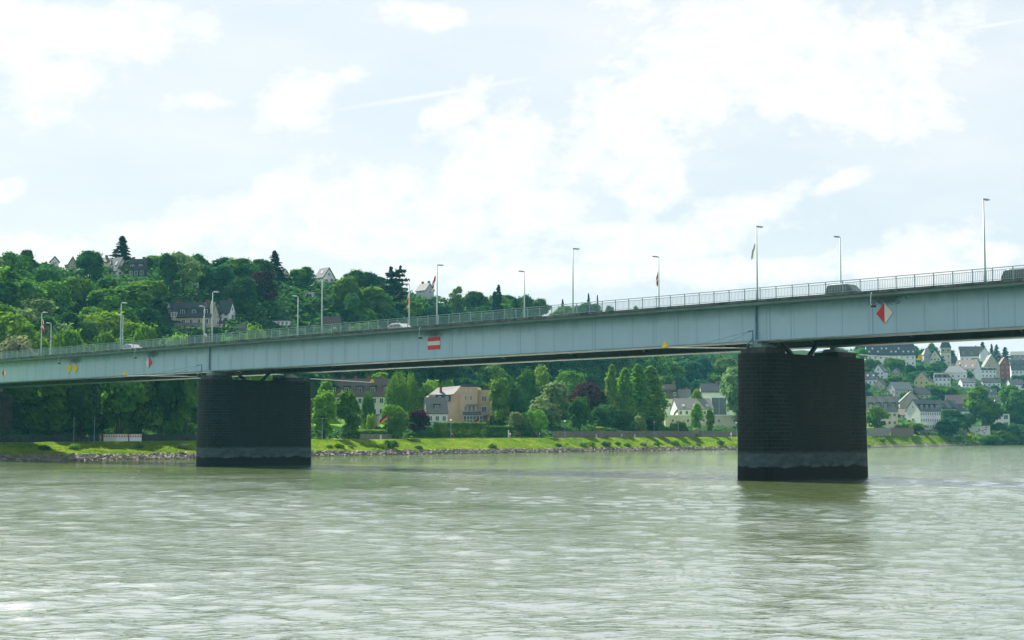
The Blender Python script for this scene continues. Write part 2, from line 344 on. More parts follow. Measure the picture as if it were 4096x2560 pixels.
# ================= BRIDGE =================
DK=17.8; SB=13.85; D0=121.7; DW=123.2; DF=137.0; D1=138.7
U0,U1=-420.,110.
def paint_mat():
    m=bpy.data.materials.new('pale_blue_girder_paint'); nt,n,l=nodes(m)
    o=n.new('ShaderNodeOutputMaterial'); p=n.new('ShaderNodeBsdfPrincipled'); p.inputs['Roughness'].default_value=.5; p.inputs['Specular IOR Level'].default_value=.35; l.new(p.outputs[0],o.inputs[0])
    g=n.new('ShaderNodeTexCoord')
    mp=n.new('ShaderNodeMapping'); mp.inputs['Scale'].default_value=(1,1,.18); l.new(g.outputs['Object'],mp.inputs[0])
    t=n.new('ShaderNodeTexNoise'); t.inputs['Scale'].default_value=.9; t.inputs['Detail'].default_value=7; t.inputs['Roughness'].default_value=.65; l.new(mp.outputs[0],t.inputs['Vector'])
    t2=n.new('ShaderNodeTexNoise'); t2.inputs['Scale'].default_value=.12; t2.inputs['Detail'].default_value=3; l.new(g.outputs['Object'],t2.inputs['Vector'])
    r=n.new('ShaderNodeValToRGB'); e=r.color_ramp.elements; e[0].position=.25; e[0].color=(.32,.49,.565,1); e[1].position=.75; e[1].color=(.41,.60,.68,1); 
    ad=n.new('ShaderNodeMath'); ad.operation='MULTIPLY_ADD'; ad.inputs[1].default_value=.35; l.new(t.outputs['Fac'],ad.inputs[0]); 
    a2=n.new('ShaderNodeMath'); a2.operation='MULTIPLY'; a2.inputs[1].default_value=.65; l.new(t2.outputs['Fac'],a2.inputs[0]); l.new(a2.outputs[0],ad.inputs[2]); l.new(ad.outputs[0],r.inputs[0])
    # run-down grime plus painted shade of the deck overhang: band with ragged lower edge
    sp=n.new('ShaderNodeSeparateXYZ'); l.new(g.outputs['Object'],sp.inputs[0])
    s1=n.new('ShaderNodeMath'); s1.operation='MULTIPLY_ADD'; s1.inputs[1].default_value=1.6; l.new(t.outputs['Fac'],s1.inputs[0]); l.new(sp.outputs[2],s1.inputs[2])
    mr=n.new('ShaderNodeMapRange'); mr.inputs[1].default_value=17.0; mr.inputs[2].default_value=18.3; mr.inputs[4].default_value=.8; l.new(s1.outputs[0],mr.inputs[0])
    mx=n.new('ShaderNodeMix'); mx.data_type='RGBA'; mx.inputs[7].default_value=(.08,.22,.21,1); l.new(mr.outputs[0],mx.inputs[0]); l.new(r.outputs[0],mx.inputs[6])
    # soot patches above the navigation boards
    cur=mx.outputs[2]
    for (u,z,ru) in SOOT:
        c=B(u,DW,z); vm=n.new('ShaderNodeVectorMath'); vm.operation='DISTANCE'; 
        mq=n.new('ShaderNodeMapping'); mq.inputs['Scale'].default_value=(1/ru,1/ru,1/.75); l.new(g.outputs['Object'],mq.inputs[0]); l.new(mq.outputs[0],vm.inputs[0]); vm.inputs[1].default_value=(c.x/ru,c.y/ru,c.z/.75)
        t3=n.new('ShaderNodeTexNoise'); t3.inputs['Scale'].default_value=3.5; t3.inputs['Detail'].default_value=6; t3.inputs['Roughness'].default_value=.7; l.new(g.outputs['Object'],t3.inputs['Vector'])
        q=n.new('ShaderNodeMath'); q.operation='MULTIPLY_ADD'; q.inputs[1].default_value=2.2; l.new(t3.outputs['Fac'],q.inputs[0]); l.new(vm.outputs['Value'],q.inputs[2])
        mr=n.new('ShaderNodeMapRange'); mr.inputs[1].default_value=1.5; mr.inputs[2].default_value=2.0; mr.inputs[3].default_value=.85; mr.inputs[4].default_value=0; l.new(q.outputs[0],mr.inputs[0])
        mx=n.new('ShaderNodeMix'); mx.data_type='RGBA'; mx.inputs[7].default_value=(.035,.08,.085,1); l.new(mr.outputs[0],mx.inputs[0]); l.new(cur,mx.inputs[6]); cur=mx.outputs[2]
    l.new(cur,p.inputs['Base Color']); return m
def board(px0,py0,px1,py1):
    a=onplane(px0,py0,DW); b=onplane(px1,py1,DW); return a[0],a[1],b[0],b[1]
SG=[board(1713,1350,1761,1396),board(3506.5,1213.5,3574,1293),board(584,1427,609,1473.6),board(10,1474,28,1511),board(268,1452.5,288.6,1494),board(292,1452.5,313,1494)]
SOOT=[((s[0]+s[2])/2+dx,s[1]+dz,ru) for s,dx,dz,ru in ((SG[0],0,.55,3.0),(SG[1],.2,.35,2.6),(SG[2],1,.3,2.4),(SG[4],2,.3,2.6))]
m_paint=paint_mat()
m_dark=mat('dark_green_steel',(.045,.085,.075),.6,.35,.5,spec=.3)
m_conc=mat('weathered_deck_concrete',(.16,.18,.16),.9,.6,1.1,col2=(.03,.045,.04),stretch=(1,1,.5))
m_soffit=mat('painted_soffit',(.15,.24,.22),.8,.3,.5)
m_rail=mat('pale_green_railing_paint',(.30,.44,.42),.5,.2,.7)
m_asph=mat('asphalt',(.05,.05,.052),.9,.2,2)
br=empty('bridge',B(-135,D0,0),0,'long steel girder road bridge painted pale blue, crossing the river on stone piers','bridge')
def bb(mb,u0,u1,d0,d1,z0,z1,mi=0,split=1):
    for k in range(split):
        a=u0+(u1-u0)*k/split; b=u0+(u1-u0)*(k+1)/split
        mb.box(B((a+b)/2,(d0+d1)/2,(z0+z1)/2),(b-a,d1-d0,z1-z0),mi,A,N,Vector((0,0,1)))
off=Vector(br.location)
def bld(mb,name,mats,parent=None,smooth=False):
    o=mb.build(name,mats,parent or br,smooth)
    o.location=-off if (parent is None or parent is br) else (0,0,0)
    return o
# near and far box girders
near=MB(); bb(near,U0,U1,DW,DW+1.9,SB,DK-.5,0,1)
for k,u in enumerate(np.arange(U0+2,U1,2.92)):      # plate joints: low cover strips with a rivet row beside
    wd=.10 if k%3 else .16
    bb(near,u,u+wd*.6,DW-.012,DW-.002,SB+.05,DK-.52)
    if k%6==0: bb(near,u+.5,u+.56,DW-.03,DW-.002,SB+.05,DK-.52)
m_seam=mat('seam_grime',(.22,.36,.42),.7,.5,6)
sm_=MB()
for k,u in enumerate(np.arange(U0+2,U1,2.92)):
    for z_ in np.arange(SB+.12,DK-.6,.22): sm_.box(B(u+.22,DW-.012,z_),(.05,.02,.10),0,A,N)
    if k%4==1:
        for z_ in np.arange(SB+.12,DK-.6,.22): sm_.box(B(u+.62,DW-.012,z_),(.09,.02,.13),0,A,N)
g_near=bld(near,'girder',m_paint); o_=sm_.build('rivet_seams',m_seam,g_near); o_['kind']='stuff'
fl=MB(); bb(fl,U0,U1,DW-.22,DW+2.1,SB-.12,SB-.003); fo=bld(fl,'bottom_flange',mat('flange_paint',(.22,.33,.30),.6,.35,.8))
far=MB(); bb(far,U0,U1,DF-1.9,DF,SB,DK-.5)
for u in np.arange(U0+2,U1,2.92): bb(far,u,u+.12,DF-1.95,DF-1.903,SB+.05,DK-.52)
bld(far,'girder',m_dark)
fl=MB(); bb(fl,U0,U1,DF-2.1,DF+.22,SB-.12,SB-.003); bld(fl,'bottom_flange',MATS['flange_paint'])
cb=MB()
for u in np.arange(U0+3,U1,5.84): bb(cb,u,u+.25,DW+1.905,DF-1.905,SB+1.6,DK-.505)
for u in np.arange(U0+3,U1,11.68):
    cb.bar(B(u+.12,DW+1.95,SB+.3),B(u+.12,(DW+DF)/2,SB+1.65),.18); cb.bar(B(u+.12,DF-1.95,SB+.3),B(u+.12,(DW+DF)/2,SB+1.65),.18)
bld(cb,'cross_beam',m_dark)
dk=MB()
for u in np.arange(U0,U1,3.0):   # deck slab cast in lengths, edges not quite true
    e=rnd.uniform(-.015,.015); bb(dk,u,u+2.97,D0-.25+e,D1+.25,DK-.22+e,DK,0)
bld(dk,'deck_slab',m_conc)
sf=MB(); bb(sf,U0,U1,D0-.1,D1+.1,DK-.497,DK-.235); bld(sf,'deck_soffit',m_soffit)
rd=MB(); bb(rd,U0,U1,D0+2.6,D1-2.6,DK+.002,DK+.03); bld(rd,'roadway',m_asph)
kb=MB(); bb(kb,U0,U1,D0+2.35,D0+2.58,DK+.002,DK+.14); bb(kb,U0,U1,D1-2.58,D1-2.35,DK+.002,DK+.14); bld(kb,'kerb',mat('kerb_stone',(.3,.3,.28),.9))
lm=MB()
bb(lm,-2,2,(D0+D1)/2-.06,(D0+D1)/2+.06,DK+.034,DK+.04); lo_=bld(lm,'lane_marking',mat('road_marking_paint',(.7,.7,.68),.7))
for u in np.arange(U0+12,U1,9):
    c_=lo_.copy(); COL.objects.link(c_); c_.location=lo_.location+A*u
lo_.location=lo_.location+A*(U0+3)
# railings
posts=np.arange(U0,U1,1.9)
for side,dd in ((0,D0),(1,D1)):
    bars=MB(); hr=MB(); rest=MB()
    bb(hr,U0,U1,dd-.035,dd+.035,DK+1.13,DK+1.19)
    bb(bars,U0,U1,dd-.02,dd+.02,DK+.93,DK+.97); bb(bars,U0,U1,dd-.02,dd+.02,DK+.10,DK+.14)
    lo,hi=(-275,20)
    for u in np.arange(U0,U1,.1727):
        if side==0 and lo-10<u<hi+10 or (side==1 and -120<u<40): bb(bars,u,u+.028,dd-.012,dd+.012,DK+.14,DK+.93)
    rail=bld(hr,'railing',m_rail); bars.build('railing_bars',m_rail,rail)
    if side==0:
        pm=None; sel=[u for u in posts if -178<u<11][-100:]
        for u in posts:
            if u in sel:
                if pm is None:
                    q=MB(); q.box((0,0,.57),(.07,.07,1.12),0,A,N); pm=q.build('post',m_rail,rail); po=pm
                else:
                    po=pm.copy(); COL.objects.link(po)
                po.location=B(u,dd,DK)
            else: bb(rest,u-.035,u+.035,dd-.035,dd+.035,DK+.01,DK+1.13)
    else:
        for u in posts: bb(rest,u-.035,u+.035,dd-.035,dd+.035,DK+.01,DK+1.13)
    ro=rest.build('railing_posts',m_rail,rail); ro['kind']='stuff'
# drain pipes beside the bearings
for px in (3030,842):
    u=onplane(px,1400,DW)[0]; q=MB(); q.tube([B(u,DW-.16,DK-.5),B(u,DW-.16,SB+.1)],.11,8); bld(q,'drain_pipe',mat('blue_pipe_paint',(.10,.22,.30),.5))
# ---------- piers ----------
def pier_mat():
    m=bpy.data.materials.new('dark_wet_ashlar'); nt,n,l=nodes(m)
    o=n.new('ShaderNodeOutputMaterial'); p=n.new('ShaderNodeBsdfPrincipled'); p.inputs['Roughness'].default_value=.8; p.inputs['Specular IOR Level'].default_value=.2; l.new(p.outputs[0],o.inputs[0])
    uv=n.new('ShaderNodeUVMap'); tc=n.new('ShaderNodeTexCoord')
    def brick(w,h,mo,c1,c2,cm):
        b=n.new('ShaderNodeTexBrick'); b.inputs['Scale'].default_value=1; b.inputs['Brick Width'].default_value=w; b.inputs['Row Height'].default_value=h; b.inputs['Mortar Size'].default_value=mo; b.inputs['Mortar Smooth'].default_value=.3
        b.inputs['Color1'].default_value=c1; b.inputs['Color2'].default_value=c2; b.inputs['Mortar'].default_value=cm; b.inputs['Bias'].default_value=-.2; l.new(uv.outputs[0],b.inputs['Vector']); return b
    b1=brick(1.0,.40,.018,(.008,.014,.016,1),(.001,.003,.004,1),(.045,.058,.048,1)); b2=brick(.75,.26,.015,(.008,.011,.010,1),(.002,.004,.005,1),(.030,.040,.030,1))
    su=n.new('ShaderNodeSeparateXYZ'); l.new(uv.outputs[0],su.inputs[0])
    st=n.new('ShaderNodeMath'); st.operation='GREATER_THAN'; st.inputs[1].default_value=0.0; 
    # u runs 0 at nose; ends of the long faces carry big blocks, the middle small ones
    wv=n.new('ShaderNodeMath'); wv.operation='ABSOLUTE'; l.new(su.outputs[0],wv.inputs[0])
    a1=n.new('ShaderNodeMapRange'); a1.inputs[1].default_value=5.0; a1.inputs[2].default_value=5.5; l.new(wv.outputs[0],a1.inputs[0])
    a2=n.new('ShaderNodeMapRange'); a2.inputs[1].default_value=15.8; a2.inputs[2].default_value=16.0; a2.inputs[3].default_value=1; a2.inputs[4].default_value=0; l.new(wv.outputs[0],a2.inputs[0])
    am=n.new('ShaderNodeMath'); am.operation='MULTIPLY'; l.new(a1.outputs[0],am.inputs[0]); l.new(a2.outputs[0],am.inputs[1])
    mx=n.new('ShaderNodeMix'); mx.data_type='RGBA'; l.new(am.outputs[0],mx.inputs[0]); l.new(b1.outputs['Color'],mx.inputs[6]); l.new(b2.outputs['Color'],mx.inputs[7])
    # vertical water streaks
    mp=n.new('ShaderNodeMapping'); mp.inputs['Scale'].default_value=(.5,.12,1); l.new(uv.outputs[0],mp.inputs[0])
    t=n.new('ShaderNodeTexNoise'); t.inputs['Scale'].default_value=.8; t.inputs['Detail'].default_value=6; t.inputs['Roughness'].default_value=.65; l.new(mp.outputs[0],t.inputs['Vector'])
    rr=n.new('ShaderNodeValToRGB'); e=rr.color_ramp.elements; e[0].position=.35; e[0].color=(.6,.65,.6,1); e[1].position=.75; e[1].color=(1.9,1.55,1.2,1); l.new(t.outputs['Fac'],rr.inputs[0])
    mm=n.new('ShaderNodeMix'); mm.data_type='RGBA'; mm.blend_type='MULTIPLY'; mm.inputs[0].default_value=1; l.new(mx.outputs[2],mm.inputs[6]); l.new(rr.outputs[0],mm.inputs[7])
    # bleached band and dark weed at the waterline
    t2=n.new('ShaderNodeTexNoise'); t2.inputs['Scale'].default_value=1.0; t2.inputs['Detail'].default_value=7; t2.inputs['Roughness'].default_value=.6; 
    mp2=n.new('ShaderNodeMapping'); mp2.inputs['Scale'].default_value=(.55,1.4,1); l.new(uv.outputs[0],mp2.inputs[0]); l.new(mp2.outputs[0],t2.inputs['Vector'])
    zz=n.new('ShaderNodeMath'); zz.operation='MULTIPLY_ADD'; zz.inputs[1].default_value=.9; l.new(t2.outputs['Fac'],zz.inputs[0]); l.new(su.outputs[1],zz.inputs[2])
    k1=n.new('ShaderNodeMapRange'); k1.inputs[1].default_value=2.95; k1.inputs[2].default_value=3.3; k1.inputs[3].default_value=1; k1.inputs[4].default_value=0; l.new(zz.outputs[0],k1.inputs[0])
    bl=n.new('ShaderNodeMix'); bl.data_type='RGBA'; l.new(k1.outputs[0],bl.inputs[0]); l.new(mm.outputs[2],bl.inputs[6])
    pc=n.new('ShaderNodeValToRGB'); e=pc.color_ramp.elements; e[0].position=.3; e[0].color=(.022,.045,.05,1); e[1].position=.62; e[1].color=(.10,.13,.125,1); l.new(t2.outputs['Fac'],pc.inputs[0]); l.new(pc.outputs[0],bl.inputs[7])
    k2=n.new('ShaderNodeMapRange'); k2.inputs[1].default_value=1.66; k2.inputs[2].default_value=1.78; k2.inputs[3].default_value=1; k2.inputs[4].default_value=0; l.new(zz.outputs[0],k2.inputs[0])
    al=n.new('ShaderNodeMix'); al.data_type='RGBA'; l.new(k2.outputs[0],al.inputs[0]); l.new(bl.outputs[2],al.inputs[6]); al.inputs[7].default_value=(.008,.006,.006,1)
    l.new(al.outputs[2],p.inputs['Base Color'])
    bu=n.new('ShaderNodeBump'); bu.inputs['Distance'].default_value=.02; bu.inputs['Strength'].default_value=.6; l.new(b1.outputs['Fac'],bu.inputs['Height']); bu.invert=True; l.new(bu.outputs[0],p.inputs['Normal'])
    return m
m_pier=pier_mat()
m_brick=mat('dark_red_brown_masonry',(.075,.055,.045),.9,.6,.8,col2=(.025,.03,.03))
m_bear=mat('pale_green_bearing_casting',(.30,.46,.38),.6,.3,2)
TOP=12.55
def pier(u,label,s0=.35,s1=15.6,b=2.2,mt=None,zb=-2.5,top=TOP):
    root=empty('bridge_pier',B(u,DW+7,0),0,label,'bridge pier','stone piers under the bridge')
    o=Vector(root.location); pts=[]
    def outline(bb_):
        P=[]
        for k in range(13): a=math.pi*k/12; P.append((s0-bb_*.9*math.sin(a)**.6 if k not in(0,12) else s0, bb_*math.cos(a)))
        for k in range(13): a=math.pi*k/12; P.append((s1+bb_*math.sin(a)**.5*.9 if k not in(0,12) else s1, -bb_*math.cos(a)))
        return P      # starts at +b side (towards right), over the nose, along -b side, round the far end
    zs=[zb,0,1.2,3,6,9,top]
    me=bpy.data.meshes.new('masonry'); V=[];Fc=[];UV=[]
    base=outline(b); n_=len(base)
    per=[0]
    for i in range(n_): q=base[(i+1)%n_]; per.append(per[-1]+math.hypot(q[0]-base[i][0],q[1]-base[i][1]))
    for z in zs:
        sc=1.0-.07*(z/12.5)
        for (s,t) in base:
            cs_=(s0+s1)/2; V.append(tuple(A*(t*sc)+N*(cs_+(s-cs_)*(1-.012*z/12.5)-7)+Vector((0,0,z))))
    nz=len(zs)
    for k in range(nz-1):
        for i in range(n_):
            j=(i+1)%n_; Fc.append((k*n_+i,k*n_+j,(k+1)*n_+j,(k+1)*n_+i))
            ua,ub=per[i]-3.0,per[i+1]-3.0
            # wrap so |u| grows away from the nose on both flanks
            tot=per[-1]
            if ua>tot/2: ua-=tot; ub-=tot
            UV+= [(ua,zs[k]),(ub,zs[k]),(ub,zs[k+1]),(ua,zs[k+1])]
    Fc.append(tuple((nz-1)*n_+i for i in range(n_))); UV+=[(p_[0],p_[1]+20) for p_ in base]
    me.from_pydata(V,[],Fc); uvl=me.uv_layers.new(name='UVMap')
    for i,q in enumerate(UV): uvl.data[i].uv=q
    me.materials.append(mt or m_pier); me.update()
    bo=bpy.data.objects.new('masonry',me); COL.objects.link(bo); bo.parent=root
    for (s,dd) in ((1.0,0),(14.0,1)):
        q=MB(); q.box(N*(s-7)+Vector((0,0,top+.302)),(3.0,3.4,.6),0,A,N); pl=q.build('bearing_plinth',mt or m_conc2,root)
        q=MB(); q.box(N*(s-7)+Vector((0,0,top+.70)),(1.5,2.6,.18),0,A,N); q.box(N*(s-7)+Vector((0,0,top+.88)),(1.1,2.2,.175),0,A,N)
        for k in range(-2,3): q.bar(N*(s-7-1.33)+A*(k*.25)+Vector((0,0,top+.62)),N*(s-7-1.33)+A*(k*.25)+Vector((0,0,top+.95)),.12)
        q.box(N*(s-7)+Vector((0,0,top+1.07)),(.5,1.2,.2),0,A,N); q.build('bearing',m_bear,pl)
    q=MB(); q.bar(N*(9.0-7)+Vector((0,0,top)),N*(11.5-7)+Vector((0,0,top+2.2)),.35); q.build('strut',m_dark,root)
    q=MB(); q.bar(N*(6.0-7)+Vector((0,0,top)),N*(3.2-7)+Vector((0,0,top+2.2)),.35); q.build('strut',m_dark,root)
    return root
m_conc2=mat('grey_plinth_stone',(.09,.085,.075),.9,.5,1.5)
UP1=onplane(3035,1365,DW)[0]-.2; UP2=onplane(846,1488,DW)[0]-.2
SPAN=(UP1-UP2)
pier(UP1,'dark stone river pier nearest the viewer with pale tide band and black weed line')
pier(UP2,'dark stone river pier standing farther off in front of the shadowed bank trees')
pier(UP2-SPAN,'reddish brown land pier at the left edge standing on the bank',mt=m_brick,zb=0)
q=MB(); e=B(UP2-SPAN,DW,0)
# graffiti splashes at the foot of the land pier: painted patches on its flank
gq=MB()
for k in range(16):
    s=rnd.uniform(1,14); z=rnd.uniform(3.6,5.4); h=rnd.uniform(.5,1.6); w=rnd.uniform(.2,.5)
    c=A*2.165+N*(s-7)+Vector((0,0,z)); gq.box(c,(.02,w,h),k%2,A,N)
pr3=[o for o in bpy.data.objects if o.name.startswith('bridge_pier')][-1]
go=gq.build('graffiti',[mat('pale_blue_spray_paint',(.35,.5,.55),.6),mat('white_spray_paint',(.6,.65,.65),.6)],pr3)
# ---------- navigation boards on the girder ----------
m_red=mat('sign_red',(.62,.03,.045),.45,.12,2); m_white=mat('sign_white',(.72,.76,.70),.5,.1,2); m_yel=mat('sign_yellow',(.72,.56,.02),.5,.15,2)
def signbase(s): return B((s[0]+s[2])/2,DW-.06,s[3])
s=SG[0]; rt=empty('navigation_board',signbase(s),0,'square red white red banded board on the girder left of the lamp row centre','navigation sign')
w=s[2]-s[0]; h=s[1]-s[3]
for k,mm in ((0,m_red),(1,m_white),(2,m_red)):
    q=MB(); q.box(Vector((0,0,h*(k+.5)/3)),(w,.05,h/3-.004),0,A,N); q.build('band',mm,rt)
def diamond(s,left,right,label):
    rt=empty('navigation_board',signbase(s),0,label,'navigation sign'); w=s[2]-s[0]; h=s[1]-s[3]
    for sg,mm in ((-1,left),(1,right)):
        q=MB(); pr=[(0,0),(sg*w/2,h/2),(0,h)]
        q.prism(pr,lambda a,b:A*a+Vector((0,0,b))-N*.03,lambda a,b:A*a+Vector((0,0,b))+N*.03); q.build('half_panel',mm,rt)
diamond(SG[1],m_red,m_white,'large diamond board, red left half and white right half, right of near pier')
diamond(SG[2],m_white,m_red,'small diamond board, white left half and red right half, left of far river pier')
diamond(SG[3],m_red,m_white,'small red and white diamond board at the left edge of the girder')
diamond(SG[4],m_yel,m_yel,'yellow diamond board, left one of the touching yellow pair')
diamond(SG[5],m_yel,m_yel,'yellow diamond board, right one of the touching yellow pair')
# lamps on hooked arms lighting the boards
HK=[(248,'above the yellow diamond pair'),(552,'above the small white and red diamond'),(1688,'above the red white red board'),(3496,'above the large red and white diamond')]
for px,wh in HK:
    u=onplane(px,1300,D0)[0]; rt=empty('sign_floodlight',B(u,D0-.28,DK-.1),0,'small dark floodlight on a pale hooked arm '+wh,'floodlight','floodlights over the navigation boards')
    q=MB(); q.tube([(0,0,-.12),-N*.12+Vector((0,0,-.2)),-N*.22+Vector((0,0,-1.1)),-N*.3+A*.15+Vector((0,0,-1.35))],.035,6); q.build('arm',mat('galvanised',(.5,.6,.62),.5),rt)
    q=MB(); q.box(-N*.25+A*.3+Vector((0,0,-1.42)),(.38,.26,.2),0,A,N); q.box(-N*.10+A*.3+Vector((0,0,-1.42)),(.32,.03,.15),0,A,N); q.build('lamp_head',mat('black_housing',(.02,.03,.035),.5),rt)
# radar marker booms
def boom(px0,py0,px1,py1,d,dirn,label,br_=True):
    u,z=onplane(px0,py0,d); base=B(u,d,z)
    # length so that the tip projects onto px1
    L=1.
    while L<20:
        x,_=proj(base+N*dirn*L)
        if (dirn<0 and x<=px1) or (dirn>0 and x>=px1): break
        L+=.1
    tp=base+N*dirn*L; _,y0=proj(tp); 
    zt=tp.z-(py1-y0)*tp.y/F; 
    v=Vector((tp.x,tp.y,zt))-base
    rt=empty('radar_marker_boom',base,0,label,'navigation marker','yellow radar markers on booms')
    q=MB(); q.tube([(0,0,0),v*.5,v],[.07,.06,.045],8); q.box(v*.5,(.16,.16,.16)); q.build('boom_pole',mat('white_pole_paint',(.62,.64,.55),.5),rt)
    q=MB(); c=v+Vector((0,0,.02)); tri=[(-.27,0),(.27,0),(.08,.56),(-.08,.56)]
    q.prism(tri,lambda a,b:c+A*a+Vector((0,0,b))-N*.22*(1-b*.9),lambda a,b:c+A*a+Vector((0,0,b))+N*.22*(1-b*.9)); q.build('radar_reflector',m_yel,rt)
    if br_:
        q=MB(); t=Vector((0,0,1.75)); b0=A*.6-N*dirn*.3; q.tube([b0+Vector((0,0,-.25)),b0+t],.07,6); q.tube([b0+Vector((0,0,1.0)),N*dirn*.2+Vector((0,0,0))],.06,6); q.tube([b0+t,b0+t+N*dirn*.8-Vector((0,0,.12))],.05,6); q.build('bracket',mat('blue_pipe_paint',(.1,.22,.3)),rt)
        q=MB(); q.tube([b0+t,v*.75],.012,4); q.tube([b0+t,v*.4],.012,4); q.build('stay_wire',m_dark,rt)
boom(2985,1393,2663,1391,DW-.9,-1,'yellow radar marker on a pole reaching left from the near pier')
boom(3432,1419,3680,1439,DW+15.8,1,'yellow radar marker on a pole reaching right behind the near pier',False)
boom(790,1507,502,1502,DW-.9,-1,'yellow radar marker on a pole reaching left from the far river pier')
boom(1240,1515,1488,1530,DW+15.8,1,'pale radar marker on a pole reaching right over the row house roof',False)
# ---------- street lamps on the bridge ----------
m_lamp=mat('pale_green_lamp_paint',(.36,.48,.44),.5,.15,1); m_glass=mat('lamp_glass',(.55,.55,.45),.3)
def lamp_proto(sign):
    rt=empty('street_lamp')
    q=MB(); q.tube([(0,0,0),(0,0,.9),(0,0,.95),(0,0,7.3)],[.13,.12,.10,.055],10); q.build('pole',m_lamp,rt,True)
    q=MB(); q.tube([(0,0,7.2),N*.02+Vector((0,0,7.33)),(N*.25*sign+Vector((0,0,7.36)))],[.055,.05,.04],6); q.build('arm',m_lamp,rt)
    q=MB(); D_=N*sign
    secs=[(.12,.10,.06),(.3,.17,.09),(.75,.19,.10),(1.05,.12,.06)]
    for (a,wd,hh) in secs: pass
    vs=[]
    for (a,wd,hh) in secs:
        for (p_,q_) in ((-1,-.4),(-.8,.6),(0,1),(.8,.6),(1,-.4)): vs.append(D_*a+A*p_*wd+Vector((0,0,7.38+q_*hh)))
    fs=[]
    for k in range(3):
        for j in range(5): fs.append((k*5+j,k*5+(j+1)%5,(k+1)*5+(j+1)%5,(k+1)*5+j))
    fs+= [(0,1,2,3,4),(19,18,17,16,15)]
    q.poly(vs,fs); hd=q.build('lamp_head',m_lamp,rt)
    q=MB(); q.box(D_*.55+Vector((0,0,7.325)),(.26,.6,.05),0,A,N); q.build('lamp_lens',m_glass,hd)
    return rt
def place_lamps(xs,d,sign,descr,grp):
    pr=lamp_proto(sign)
    for k,px in enumerate(xs):
        u=onplane(px,1250,d)[0]
        o=pr if k==0 else copy_tree(pr)
        o.location=B(u,d,DK+.005); tag(o,descr[k],'street lamp',grp); LAMPS.append((px,d,o))
LAMPS=[]
place_lamps([168,485,850,1288,1748,2292,3030,3944],D0+.25,1,
 ['leftmost tall green lamp at the rail, carrying a red and white flag','tall green lamp at the rail doubled by a shorter one, left of villa','tall green lamp at the rail with a cream flag, above the far river pier','tall green lamp at the rail without flag, left of the white car','tall green lamp at the rail with a red streamer, above the banded board',
  'tall green lamp at the rail alone against the sky left of the middle','tall green lamp at the rail above the near pier with a thin yellowish flag','tallest green lamp, at the rail near the right edge'],'street lamps along the near railing')
place_lamps([206,493,818,1192,1637,2098,2636,3365],D0+13.3,-1,
 ['shorter far side lamp with a tiny red flag, second from the left edge','shorter far side lamp almost hidden behind a taller one left of the villa','far side lamp with a cream flag just left of the flagged lamp over the pier','far side lamp without flag between the villa and the white car','far side lamp with a ragged red and white flag behind the white car',
  'far side lamp without flag left of the middle of the bridge','far side lamp with a torn red and white flag against the sky','far side lamp rising behind the dark green van'],'street lamps along the far side of the road')
# ---------- flags ----------
def flag(px,y0,y1,w0,d,sgn,cols,label,cross=False,ylean=0):
    u,z0=onplane(px,y0,d); _,z1=onplane(px,y1,d); n1=12; k=F/ B(u,d,0).y
    base=B(u,d,z0); H=z0-z1; wm=w0/k; mb=MB(); P=[]
    nh=5
    for i in range(n1+1):
        t=i/n1; row=[]
        for j in range(nh+1):
            s=j/nh; x=sgn*(.1+ylean*t/k+s*wm*math.sin(math.pi*min(1,.25+t*.75)*.62)); row.append(base+A*x+N*(.12*math.sin(s*9+t*5))+Vector((0,0,-H*t-s*.25)))
        P.append(row)
    for i in range(n1):
        for j in range(nh):
            mi=cols[int(i/n1*len(cols))]
            if cross and j in(2,): mi=1
            mb.quad([P[i][j]-base,P[i][j+1]-base,P[i+1][j+1]-base,P[i+1][j]-base],mi)
    o=mb.build('flag',[m_white,m_red,mat('cream_flag_cloth',(.66,.62,.42),.8)]); o.location=base; tag(o,label,'flag','flags tied to the bridge lamps')
    sm=o.modifiers.new('cloth','SOLIDIFY'); sm.thickness=.01
NR=D0+.25; FR=D0+13.3
flag(168,1277,1322,17,NR,1,[0,0,1,0,0,1,1],'red and white flag spreading right from the leftmost tall lamp',True)
flag(206,1340,1376,7,FR,-1,[0,1,0,1],'tiny red and white flag on the leftmost far side lamp')
flag(850,1200,1250,10,NR,-1,[2],'cream flag hanging left of the tall lamp over the far river pier')
flag(818,1262,1316,9,FR,-1,[2],'cream flag on the far side lamp, lower of the two cream flags')
flag(1637,1172,1240,9,FR,-1,[0,1,1,0,1],'long ragged red and white flag on the far side lamp behind the car')
flag(1744,1102,1156,12,NR,-1,[1,1,0,1,0],'slanting red streamer flag right of the white car',False,10)
flag(2636,1082,1138,9,FR,-1,[0,1,1,0,1,1],'torn red and white flag on a lone far side lamp against the sky')
flag(3024,972,1028,9,NR,-1,[2],'thin yellowish flag blowing left from the lamp above the near pier',False,12)
